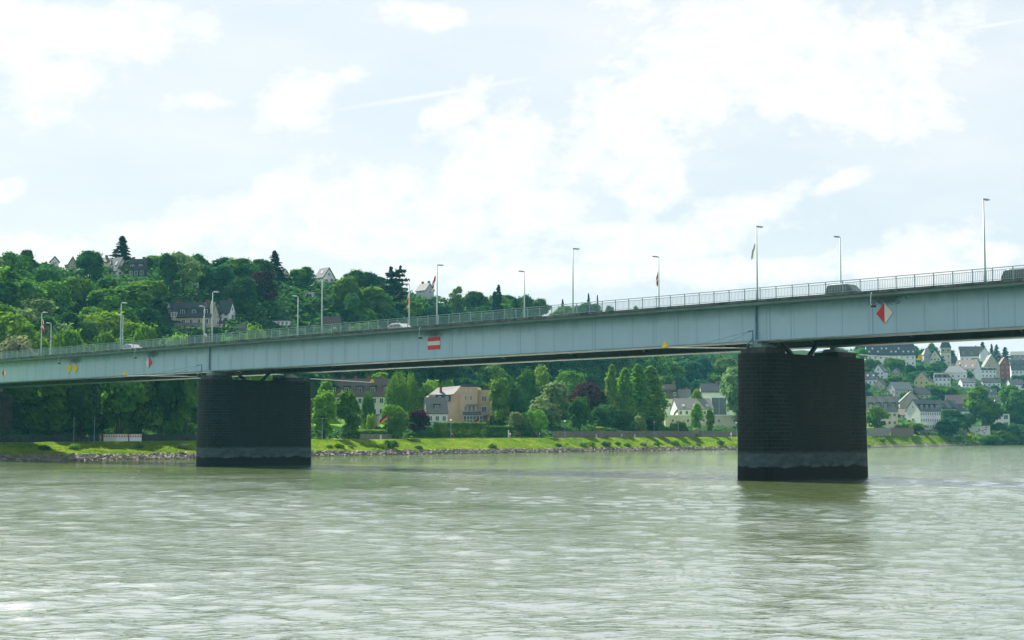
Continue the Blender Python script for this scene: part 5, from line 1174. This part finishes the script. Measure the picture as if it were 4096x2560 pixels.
# ---- bushes at the waterline ----
BS_=[(560,12,40,L_PA,'pale reedy bush at the stones left of the far river pier'),(180,10,50,L_MID,'small sunlit bush low on the bank at the far left'),(300,10,52,L_YE,'sunlit bush on the bank in the middle of the left span'),(740,9,50,L_PA,'sunny tuft on the bank touching the far river pier'),
(1318,7,34,L_MID,'first of the two pale bushes right of the far river pier'),(1356,7,44,L_YE,'second of the two pale bushes right of the far river pier'),(1402,8,26,L_PA,'thin upright bush right of the pale pair'),(1562,6,70,L_MID,'largest bush at the stones below the willow'),(1525,7,44,L_YE,'green shoulder bush left of the largest bush'),(1678,5,36,L_PA,'small low bush on the stones left of the path lamp'),
(1968,6,40,L_MID,'low bush on the bank below the peach house'),(2230,7,28,L_YE,'small round bush on the bank below the pale chestnut'),(2268,9,20,L_PA,'tiny tuft on the bank below the chestnut'),(2330,7,34,L_MID,'green bush low on the bank left of the bigger one'),(2362,7,42,L_YE,'rounded bush on the bank below the purple beech'),(2420,6,46,L_PA,'bushy clump on the stones below the poplars'),(2470,8,30,L_MID,'pale tufty bush on the bank below the poplars'),
(2510,6,32,L_YE,'bush on the bank right of the pale tuft'),(2572,6,30,L_PA,'small bush on the bank below the yellow lamp'),(2625,6,28,L_MID,'tufty bush below the stone wall middle'),(2700,7,42,L_YE,'pale bush on the bank below the farm house'),(2790,6,24,L_PA,'small bush on the bank below the lime trees'),(2880,6,40,L_MID,'bush on the bank near the near pier'),
(3530,8,36,L_YE,'grassy bush on the bank right of the near pier'),(3800,6,50,L_PA,'green bush low on the right hand bank'),(3842,8,44,L_MID,'rounder bush on the right hand bank left of the boat house'),(4012,7,44,L_YE,'bush at the concrete outlet'),(4066,6,44,L_PA,'bush on the bank at the right edge')]
for i,(c,r,w,m,lb) in enumerate(BS_):
    p=cr(c,r); h=w*p.y/F*.5; tree_at('bush1' if i%2 else 'bush2',p.x,p.y,p.z-.1,h,w*p.y/F,m,lb,'bush','bush','bushes along the water edge')
# hedges
def hedge(c0,c1,r,h,label,dense=5200,m=None,th=2.0):
    g=np.random.default_rng(int(c0)); n=dense; c=g.uniform(c0,c1,n); f=g.random(n); rr=r+np.where(f<.5,g.normal(size=n)*.08,g.random(n)*th); hh=np.where(f<.5,g.random(n)*h,h+g.normal(size=n)*.1)
    Y=Sh(c)+rr; X=(c-2048)/6018*Y; base=cr((c0+c1)/2,r); Z=T(X,Y)+hh; nrm=np.where((f<.5)[:,None],np.array([[-.3,-1,.2]]),np.array([[0,-.1,1]])); V,Q=quads_from(np.stack([X,Y,Z],1)-np.array(base),nrm,.42,g)
    me=npmesh('hedge',V,Q,m or L_MID); o=bpy.data.objects.new('hedge',me); COL.objects.link(o); o.location=base; tag(o,label,'hedge')
hedge(1735,1943,30,3.6,'long tall clipped hedge in front of the cottage and peach house')
hedge(1945,2045,30,2.6,'lower clipped hedge right of the peach house',2600)
hedge(2350,2420,31,2.4,'short hedge above the stone wall left of the poplars',1800,L_YE)
hedge(2640,2745,31,1.2,'low hedge on the stone wall before the farm house garden',2400)
hedge(1430,1560,30,1.6,'overgrown low hedge below the beige garden house',2600)
hedge(3960,4040,32,2.4,'clipped hedge right of the boat house',2000)
# ---- stones at the water edge ----
def rocks(n):
    g=np.random.default_rng(9); ico=[]; t=(1+5**.5)/2
    base=np.array([(-1,-1,-1),(1,-1,-1),(1,1,-1),(-1,1,-1),(-1,-1,1),(1,-1,1),(1,1,1),(-1,1,1)],float); F_=np.array([(0,3,2,1),(4,5,6,7),(0,1,5,4),(1,2,6,5),(2,3,7,6),(3,0,4,7)])
    c=g.uniform(-150,3480,n); c=np.concatenate([c,g.uniform(3860,4300,n//10)]); n=len(c); r=g.uniform(-.6,3.4,n); Y=Sh(c)+r; X=(c-2048)/6018*Y; Z=T(X,Y)
    s=g.uniform(.15,.45,(n,1,1))*g.uniform(.6,1.2,(n,1,3))*np.array([1.2,1,.7]); V=base[None]*(.75+.5*g.random((n,8,3)))*.62*s
    a=g.uniform(0,6.28,n); ca,sa=np.cos(a)[:,None],np.sin(a)[:,None]; tl=g.normal(size=n)[:,None]*.4
    x,y,z=V[...,0],V[...,1],V[...,2]; z,x=z*np.cos(tl)+x*np.sin(tl),x*np.cos(tl)-z*np.sin(tl); V=np.stack([x*ca-y*sa,x*sa+y*ca,z],-1)+np.stack([X,Y,Z+.12],-1)[:,None]
    Q=(np.arange(n)[:,None,None]*8+F_[None]).reshape(-1,4)
    mr=mat('riprap_stone',(.25,.22,.18),.9,.75,.9,col2=(.07,.065,.06),detail=2); me=npmesh('stones',V.reshape(-1,3),Q,mr); o=bpy.data.objects.new('stones',me); COL.objects.link(o); tag(o,'broken grey and brown stones lining the waterline','stones',kind='stuff')
rocks(11000)
# ================= VEHICLES, PEOPLE, STREET FURNITURE =================
def car(u,d,face,Lc,Hc,paint,label,name='car',cat='car',style='estate',Wc=1.78):
    """face=+1 heads right along the bridge"""
    rt=empty(name,B(u,d,DK+.035),0,label,cat); X=A*face; Yv=N*face
    if style=='van': side=[(-.5,.28),(-.5,.62),(-.485,.70),(-.44,.98),(-.40,1.0),(.12,1.0),(.17,.97),(.30,.62),(.47,.53),(.5,.42),(.5,.22),(-.5,.2)]
    elif style=='suv': side=[(-.5,.3),(-.5,.62),(-.46,.95),(-.40,1.0),(.10,1.0),(.16,.96),(.27,.64),(.46,.57),(.5,.45),(.5,.22),(-.5,.2)]
    else: side=[(-.5,.3),(-.5,.58),(-.44,.90),(-.38,.98),(-.05,1.0),(.07,.96),(.23,.63),(.46,.52),(.5,.42),(.5,.2),(-.5,.2)]
    def P(a,b,yy,f): # tumblehome: narrower above belt line
        w=Wc/2*(1-.16*max(0,(b-.6)/.4)); return X*(a*Lc)+Yv*(yy*w)+Vector((0,0,b*Hc))
    q=MB(); n_=len(side); rows=[]
    for yy,sh in ((-1,.985),(-.9,1),(0,1.01),(.9,1),(1,.985)):
        rows.append([P(a*sh,b*(sh if b>.9 else 1),yy,1) for a,b in side])
    vs=[v for r_ in rows for v in r_]; fs=[]
    for i in range(4):
        for j in range(n_): fs.append((i*n_+j,i*n_+(j+1)%n_,(i+1)*n_+(j+1)%n_,(i+1)*n_+j))
    fs+= [tuple(range(n_))[::-1],tuple(4*n_+j for j in range(n_))]
    q.poly(vs,fs); body=q.build('body',paint,rt)
    # glazing: side windows and windscreens standing just proud of the body
    belt=.64
    if style=='van': wins=[[(-.42,belt),(-.40,.92),(-.22,.93),(-.22,belt)],[(-.20,belt),(-.20,.93),(-.01,.93),(-.01,belt)],[(.01,belt),(.01,.93),(.12,.92),(.22,belt)]]
    else: wins=[[(-.44,belt),(-.39,.90),(-.24,.93),(-.24,belt)],[(-.22,belt),(-.22,.93),(-.03,.94),(-.03,belt)],[(-.01,belt),(-.01,.94),(.07,.91),(.19,belt)]]
    for yy in(-1,1):
        for wn in wins:
            q=MB(); q.prism(wn,lambda a,b:P(a,b,yy*1.012,1),lambda a,b:P(a,b,yy*.95,1)); q.build('window',M_GL,rt)
    for (a0,b0,a1,b1) in ((side[6][0],side[6][1]-.03,side[7][0]-.015,side[7][1]+.03),(side[1][0],side[1][1]+.05,side[2][0]-.0,side[2][1]-.03)):
        q=MB(); o_=Vector((0,0,.012))+X*(.012 if a0>0 else -.012); c=[P(a0,b0,-.8,1)+o_,P(a0,b0,.8,1)+o_,P(a1,b1,.8,1)+o_,P(a1,b1,-.8,1)+o_]; q.quad(c); w_=q.build('windscreen',M_GL,rt); sm=w_.modifiers.new('t','SOLIDIFY'); sm.thickness=.02
    for a in(-.31,.31):
        for yy in(-1,1):
            q=MB(); c=X*(a*Lc)+Yv*(yy*(Wc/2-.12))+Vector((0,0,.32)); q.tube([c-Yv*.12,c+Yv*.12],.32,14); wh=q.build('wheel',mat('tyre_rubber',(.02,.02,.02),.9),rt); q=MB(); q.tube([c-Yv*.13,c+Yv*.13],.19,10); q.build('rim',mat('alloy_rim',(.5,.5,.5),.3,metal=.8),wh)
    for yy in(-1,1):
        q=MB(); q.box(X*(.495*Lc)+Yv*(yy*.62)+Vector((0,0,.46*Hc)),(.1,.3,.14),0,X,Yv); q.build('headlight',mat('headlight_glass',(.7,.72,.7),.1),rt)
        q=MB(); q.box(-X*(.495*Lc)+Yv*(yy*.74)+Vector((0,0,.56*Hc)),(.1,.14,.3),0,X,Yv); q.build('tail_light',mat('tail_light_red',(.35,.02,.02),.2),rt)
        q=MB(); q.box(X*(.2*Lc)+Yv*(yy*(Wc/2+.08))+Vector((0,0,.66*Hc)),(.12,.18,.14),0,X,Yv); q.build('mirror',paint,rt)
        if style!='hatch': q=MB(); q.tube([X*(-.38*Lc)+Yv*(yy*.6)+Vector((0,0,Hc*1.01)),X*(-.36*Lc)+Yv*(yy*.6)+Vector((0,0,Hc*1.035)),X*(.06*Lc)+Yv*(yy*.6)+Vector((0,0,Hc*1.035)),X*(.08*Lc)+Yv*(yy*.6)+Vector((0,0,Hc))],.02,5); q.build('roof_rail',mat('alloy_rim',(.5,.5,.5)),rt)
    return rt
def paintm(n,c): return mat(n,c,.25,.03,1,metal=.2,spec=.6)
uu=lambda px,d: onplane(px,1180,d)[0]
car(onplane(1610,1300,D0+9.2)[0],D0+9.2,1,4.4,1.5,paintm('white_car_paint',(.78,.79,.80)),'white estate car on the bridge beside the lamp with the red streamer')
car(onplane(3386,1160,D0+9.3)[0],D0+9.3,1,4.0,1.80,paintm('dark_green_car_paint',(.015,.05,.045)),'dark green van with roof rails behind the railing at the far lamp','van','van','van',1.9)
car(onplane(4108,1110,D0+8.2)[0],D0+8.2,1,4.2,1.72,paintm('dark_teal_car_paint',(.02,.05,.05)),'dark off-road car cut by the right picture edge behind the railing',style='suv')
car(onplane(536,1388,D0+7.8)[0],D0+7.8,1,4.3,1.48,paintm('silver_car_paint',(.62,.66,.68)),'silver white car roof just showing over the deck edge above the red diamond')
# ---- people ----
def skin(name,pts,edges,rad,m,parent,sub=1,root=0):
    me=bpy.data.meshes.new(name); me.from_pydata(pts,edges,[]); o=bpy.data.objects.new(name,me); COL.objects.link(o)
    s=o.modifiers.new('s','SKIN'); 
    for i,r in enumerate(rad): me.skin_vertices[0].data[i].radius=(r,r) if not hasattr(r,'__len__') else r; me.skin_vertices[0].data[i].use_root=(i==root)
    ss=o.modifiers.new('ss','SUBSURF'); ss.levels=sub; ss.render_levels=sub
    dg=bpy.context.evaluated_depsgraph_get(); m2=bpy.data.meshes.new_from_object(o.evaluated_get(dg)); m2.name=name; m2.materials.clear(); m2.materials.append(m); m2.polygons.foreach_set('use_smooth',[True]*len(m2.polygons))
    bpy.data.objects.remove(o); o=bpy.data.objects.new(name,m2); COL.objects.link(o); o.parent=parent; return o
M_SKIN=mat('skin',(.45,.27,.19),.6,.1)
def cloth(n,c): return mat('cloth_'+n,c,.85,.2,3)
def person(pos,rz,top,legs,label,hair=(.06,.04,.03),pose='walk',group=None,s=1.0,hat=None):
    rt=empty('person',pos,rz,label,'person',group); rt.scale=(s,s,s)
    if pose=='walk': hip=.92; J=dict(lk=(.10,-.14,.50),la=(.10,-.02,.09),lt=(.10,-.17,.03),rk=(-.10,.02,.49),ra=(-.10,.28,.14),rt_=(-.10,.16,.03),le=(.25,.12,1.13),lh=(.24,-.02,.90),re=(-.25,-.04,1.12),rh=(-.24,-.24,.95))
    elif pose=='stand': hip=.92; J=dict(lk=(.10,-.02,.49),la=(.11,0,.08),lt=(.12,-.16,.03),rk=(-.10,-.02,.49),ra=(-.11,0,.08),rt_=(-.12,-.16,.03),le=(.26,.02,1.13),lh=(.25,-.08,.88),re=(-.26,.02,1.13),rh=(-.25,-.08,.88))
    else: hip=.95; J=dict(lk=(.10,-.38,.72),la=(.10,-.20,.32),lt=(.10,-.36,.28),rk=(-.10,-.30,.60),ra=(-.10,-.08,.16),rt_=(-.10,-.24,.12),le=(.22,-.36,1.16),lh=(.22,-.56,1.02),re=(-.22,-.36,1.16),rh=(-.22,-.56,1.02))
    ly=-.18 if pose=='ride' else 0
    P=[(0,0,hip),(0,ly*.5,1.15),(0,ly,1.36),(0,ly-.01,1.50),(0,ly-.03,1.60),(0,ly-.03,1.72),
       (.16,ly,1.40),J['le'],J['lh'],(-.16,ly,1.40),J['re'],J['rh'],(.09,0,.88),J['lk'],J['la'],J['lt'],(-.09,0,.88),J['rk'],J['ra'],J['rt_']]
    E=[(0,1),(1,2),(2,3),(3,4),(4,5),(2,6),(6,7),(7,8),(2,9),(9,10),(10,11),(0,12),(12,13),(13,14),(14,15),(0,16),(16,17),(17,18),(18,19)]
    rd=[.14,.12,.14,.055,.095,.07,.06,.042,.035,.06,.042,.035,.085,.06,.042,.04,.085,.06,.042,.04]
    # hands with fingers and thumb rooted inside the palm
    for hb,el,sg in ((8,7,1),(11,10,-1)):
        h=Vector(P[hb]); dr=(h-Vector(P[el])).normalized(); side=Vector((1,0,0)); 
        for f,(off_,ln) in enumerate(((-.03,.075),(-.01,.085),(.01,.08),(.03,.065))):
            i=len(P); P.append(tuple(h+dr*.07+Vector((0,off_,0)))); P.append(tuple(h+dr*(.07+ln)+Vector((-sg*.015,off_,0)))); E+= [(hb,i),(i,i+1)]; rd+=[.013,.009]
        i=len(P); P.append(tuple(h+dr*.05+Vector((-sg*.03,-.045,0)))); E.append((hb,i)); rd.append(.011)
    b=skin('body',P,E,rd,M_SKIN,rt)
    for k in (3,): pass
    q=MB(); q.ball((0,ly-.125,1.625),(.016,.022,.025),0,6,4); q.build('nose',M_SKIN,b)
    q=MB(); 
    q.ball((0,ly-.005,1.675),(.105,.115,.115),0,10,6); q.build('hair',mat('hair_%d'%int(hair[0]*100),hair,.8),rt)
    sh=[P[i] for i in (0,1,2,6,7,9,10)]; sh[4]=tuple(Vector(P[7])*1.0); sh[6]=tuple(Vector(P[10])*1.0)
    sh[0]=(0,0,hip+.02)
    skin('shirt',sh,[(0,1),(1,2),(2,3),(3,4),(2,5),(5,6)],[.165,.15,.155,.085,.062,.085,.062],top,rt)
    lg=[P[i] for i in(0,12,13,14,16,17,18)]; lg[3]=tuple(Vector(P[14])+Vector((0,0,.05))); lg[6]=tuple(Vector(P[18])+Vector((0,0,.05)))
    skin('trousers',lg,[(0,1),(1,2),(2,3),(0,4),(4,5),(5,6)],[.155,.105,.08,.06,.105,.08,.06],legs,rt)
    for k,sg in ((15,1),(19,-1)):
        q=MB(); a=Vector(P[k-1]); t=Vector(P[k]); q.tube([a+Vector((0,.05,-.03)),(a+t)/2+Vector((0,0,-.02)),t+Vector((0,-.03,0))],[.05,.055,.035],7); q.build('shoe',mat('dark_shoe',(.03,.03,.03),.6),rt)
    if hat: q=MB(); q.tube([(0,ly,1.72),(0,ly,1.735)],[.17,.17],12); q.tube([(0,ly,1.735),(0,ly,1.82)],[.11,.09],10); q.build('hat',hat,rt)
    return rt
WHs=cloth('white',(.7,.7,.7)); NV=cloth('navy',(.03,.04,.08)); BKc=cloth('black',(.02,.02,.02)); RDc=cloth('red',(.45,.04,.06)); GYc=cloth('grey',(.25,.25,.25)); KH=cloth('khaki',(.35,.3,.2)); BL=cloth('blue',(.08,.16,.35)); HV=cloth('safety_green',(.25,.6,.2)); PKc=cloth('pink',(.6,.3,.35))
def onpath(px,r=22.5): p=cr(px,r); p.z+=.03; return p
person(B(onplane(822,1360,D0+1.1)[0],D0+1.1,DK),R(-135),WHs,GYc,'walker in a white shirt behind the rail beside the cream flag lamp')
person(B(onplane(840,1360,D0+1.2)[0],D0+1.2,DK),R(-135),BKc,NV,'walker in black on the bridge just right of the white shirted one')
for px,top,lg,lb,ps,rz,kw in [
 (1808,PKc,BKc,'walker in a pale pink top by the path lamp below the hedge end','walk',1.2,{}),
 (2041,WHs,KH,'person beside the white post, left end of the group on the path','stand',2.4,{}),
 (2069,RDc,BKc,'walker in a red top, left one of the dark pair on the path','walk',1.5,{}),
 (2079,BKc,NV,'walker in dark clothes right beside the one in red','walk',1.5,{}),
 (2147,NV,BKc,'person in dark blue in the shade below the pale chestnut','stand',.8,{}),
 (2158,WHs,BL,'walker in white and blue near the person in the shade','walk',1.5,{}),
 (2925,WHs,WHs,'walker all in pale clothes with a sun hat by the near pier','walk',-1.2,{'hat':WHs}),
 (3878,BKc,NV,'dark dressed person before the boat house wall','walk',1.4,{}),
 (3904,WHs,BL,'person in a white top and blue trousers before the boat house','walk',-1.4,{}),
 (4070,RDc,GYc,'walker in red far right under the last big tree','walk',1.2,{}),
 (401,GYc,KH,'standing person in grey under the bridge left of the barrier','stand',2.6,{})]:
    person(onpath(px),rz,top,lg,lb,pose=ps,group=None,**kw)
# cyclist on the shaded path
p=onpath(345); bk=empty('bicycle',p,R(78),'bicycle ridden along the shaded path under the bridge','bicycle')
for y in(-.55,.52):
    q=MB(); q.tube([(0,y+.34*math.cos(a*math.pi/8),.34+.34*math.sin(a*math.pi/8)) for a in range(17)],.022,5,cap=False); wh=q.build('wheel',mat('tyre_rubber',(.02,.02,.02)),bk)
    q=MB()
    for a in range(8): q.bar((0,y,.34),(0,y+.32*math.cos(a*math.pi/4),.34+.32*math.sin(a*math.pi/4)),.006)
    q.build('spokes',mat('alloy_rim',(.5,.5,.5)),wh)
q=MB()
for a,b in (((0,.52,.34),(0,.08,.30)),((0,.08,.30),(0,-.40,.72)),((0,.2,.82),(0,.08,.30)),((0,.2,.78),(0,-.40,.78)),((0,.52,.34),(0,.2,.78)),((0,-.55,.34),(0,-.38,.95))): q.bar(a,b,.035)
q.build('frame',mat('bicycle_paint',(.1,.12,.2),.4),bk)
q=MB(); q.bar((-.27,-.42,1.0),(.27,-.42,1.0),.03); q.build('handlebar',BKc,bk); q=MB(); q.ball((0,.22,.88),(.08,.14,.04)); q.build('saddle',BKc,bk)
person(p+Vector((0,0,-.02)),R(78),HV,NV,'cyclist in a bright green vest riding under the bridge',pose='ride')
# ---- red and white site barrier under the bridge ----
bp=cr(512,24.6); bt=empty('site_barrier',bp,R(18),'three red and white site barrier panels joined beside the path under the bridge','barrier')
for k,(x0,y0,a) in enumerate(((-3.6,.5,-.5),(-1.2,0,0.0),(1.5,.4,.25))):
    q=MB(); X=Vector((math.cos(a),math.sin(a),0)); Yv=Vector((-math.sin(a),math.cos(a),0)); c=Vector((x0,y0,0))
    q.box(c+Vector((0,0,1.3)),(2.5,.05,.5),0,X,Yv); q.box(c+Vector((0,0,.5)),(2.5,.05,.9),0,X,Yv); pn=q.build('barrier_panel',m_white,bt)
    q=MB()
    for j in range(5): q.box(c+X*(-1.0+j*.5)+Vector((0,0,1.3)),(.22,.056,.36),0,X,Yv)
    q.build('red_stripes',m_red,pn)
# ---- lamps along the path ----
def path_lamp(px,label,h=4.6,glob=(.75,.72,.62),r=24.8,gs=1):
    p=cr(px,r); rt=empty('path_lamp',p,0,label,'path lamp','globe lamps along the shore path')
    q=MB(); q.tube([(0,0,-.3),(0,0,.8),(0,0,h)],[.09,.07,.05],8); q.build('pole',mat('blue_grey_pole',(.20,.30,.36),.5),rt)
    q=MB(); q.tube([(0,0,h),(0,0,h+.12),(0,0,h+.30),(0,0,h+.42)],[.10*gs,.26*gs,.36*gs,.10*gs],12); q.build('lamp_globe',mat('globe_%d'%int(glob[2]*100),glob,.35,.05),rt)
path_lamp(1361,'slim path lamp without bright globe in front of the second maple',glob=(.12,.15,.16),gs=.5); path_lamp(1289,'slim path lamp in front of the first maple by the far river pier',glob=(.12,.15,.16),gs=.5)
path_lamp(1803,'white globe path lamp below the end of the tall clipped hedge'); path_lamp(2260,'white globe path lamp below the rounded tree left of the copper beech')
path_lamp(2617,'yellow globe path lamp below the yellow gabled house',glob=(.75,.55,.10)); path_lamp(2811,'pinkish globe path lamp at the gap in the wall below the lime trees',glob=(.7,.5,.42)); path_lamp(2946,'pale globe path lamp touching the near pier')
path_lamp(295,'thin lamp pole on the shaded path near the land pier',glob=(.12,.15,.16),gs=.5); path_lamp(377,'thin lamp pole beside the standing person under the bridge',glob=(.12,.15,.16),gs=.5); path_lamp(3741,'white globe path lamp in front of the white riverside house'); path_lamp(3484,'lamp with flat pale head right of the near pier')
# tall street lamp behind the cream building
p=cr(2768,30); rt=empty('street_lamp',p,0,'tall lamp mast rising in front of the grey farm house roof','street lamp'); q=MB(); q.tube([(0,0,-.3),(0,0,9.2)],[.09,.05],7); q.build('pole',mat('blue_grey_pole',(.2,.3,.36)),rt); q=MB(); q.box((-.3,0,9.25),(.7,.3,.14)); q.build('lamp_head',m_lamp,rt)
# white marker posts and bins
for px,lb in ((1523,'grey litter bin on the path below the beige garden house'),(2034,'white post beside the path, left of the walkers'),(2386,'white marker post on the wall below the poplars, left one'),(2487,'white marker post on the wall below the poplars, middle one'),(2539,'white marker post below the pale mounded bush'),(3957,'white post at the shore right of the boat house')):
    p=cr(px,25.6); rt=empty('marker_post',p,0,lb,'post'); hh=2.2 if px==2034 else 1.1; q=MB(); q.box((0,0,hh/2),(.36,.30,hh)); q.build('post',mat('pale_post_paint',(.6,.62,.62),.6),rt); q=MB(); q.box((0,0,hh+.04),(.42,.36,.08)); q.build('cap',m_lamp,rt)
# benches on the path
for px,lb in ((2360,'bench on the path below the copper beech'),(2440,'bench on the path below the left poplars'),(2600,'bench on the path below the widest poplar')):
    p=cr(px,25.4); rt=empty('bench',p,R(-25),lb,'bench','benches facing the river'); q=MB(); q.box((0,0,.45),(1.8,.45,.06)); q.build('seat',mat('bench_wood',(.3,.22,.14),.8),rt); q=MB(); q.box((0,.24,.75),(1.8,.05,.35)); q.build('backrest',mat('bench_wood',(.3,.22,.14)),rt)
    for s_ in(-1,1): q=MB(); q.box((.75*s_,.05,.21),(.08,.4,.42)); q.build('leg',m_dark,rt)
# German tricolour flags and a pale flag in the gardens
def pole_flag(px,r,ytop,label,cols,wf=1.9,sg=-1):
    p=cr(px,r); top=atY(px,ytop,p.y).z; rt=empty('flag_pole',p,0,'thin white pole of the '+label,'flag pole'); q=MB(); q.tube([(0,0,-.3),(0,0,top-p.z)],[.05,.03],6); q.build('pole',m_white,rt)
    mb=MB(); hf=1.25
    for k,c_ in enumerate(cols):
        for j in range(6):
            z0=-k*hf/3; f=lambda i:(sg*i*wf/6,.12*math.sin(i*1.4),-.10*i-.03*i*i)
            a=f(j); b=f(j+1); mb.quad([(a[0],a[1],a[2]+z0),(b[0],b[1],b[2]+z0),(b[0],b[1],b[2]+z0-hf/3),(a[0],a[1],a[2]+z0-hf/3)],k)
    o=mb.build('flag',cols); o.location=(p.x,p.y,top-.1); sm=o.modifiers.new('t','SOLIDIFY'); sm.thickness=.01; tag(o,label,'flag','garden flags')
fb=cloth('flag_black',(.015,.015,.015)); fr=cloth('flag_red',(.65,.04,.03)); fg=cloth('flag_gold',(.8,.5,.03))
pole_flag(1548,30,1656,'black red gold flag flying left before the leafy low tree',[fb,fr,fg]); pole_flag(1917,31,1670,'black red gold flag over the hedge before the glass porch',[fb,fr,fg]); pole_flag(2714,31,1632,'faded pale red flag before the white farm house',[m_white,fr,m_white],1.5)
HAZE=.00007
# ================= AIR =================
hm=bpy.data.materials.new('haze'); nt,n,l=nodes(hm); o=n.new('ShaderNodeOutputMaterial'); pv=n.new('ShaderNodeVolumePrincipled'); pv.inputs['Density'].default_value=HAZE; pv.inputs['Color'].default_value=(.22,.80,.98,1); pv.inputs['Anisotropy'].default_value=.2; l.new(pv.outputs[0],o.inputs['Volume'])
q=MB(); q.box((400,1300,51),(9000,3600,112)); hz_=q.build('haze',hm); hz_['kind']='stuff'; hz_['label']='thin bluish summer haze over the river valley'
SC.cycles.volume_bounces=0; SC.cycles.max_bounces=6; SC.cycles.transparent_max_bounces=8; SC.cycles.diffuse_bounces=3; SC.cycles.glossy_bounces=3; SC.cycles.caustics_reflective=False; SC.cycles.caustics_refractive=False; SC.cycles.sample_clamp_indirect=6; SC.cycles.sample_clamp_direct=10
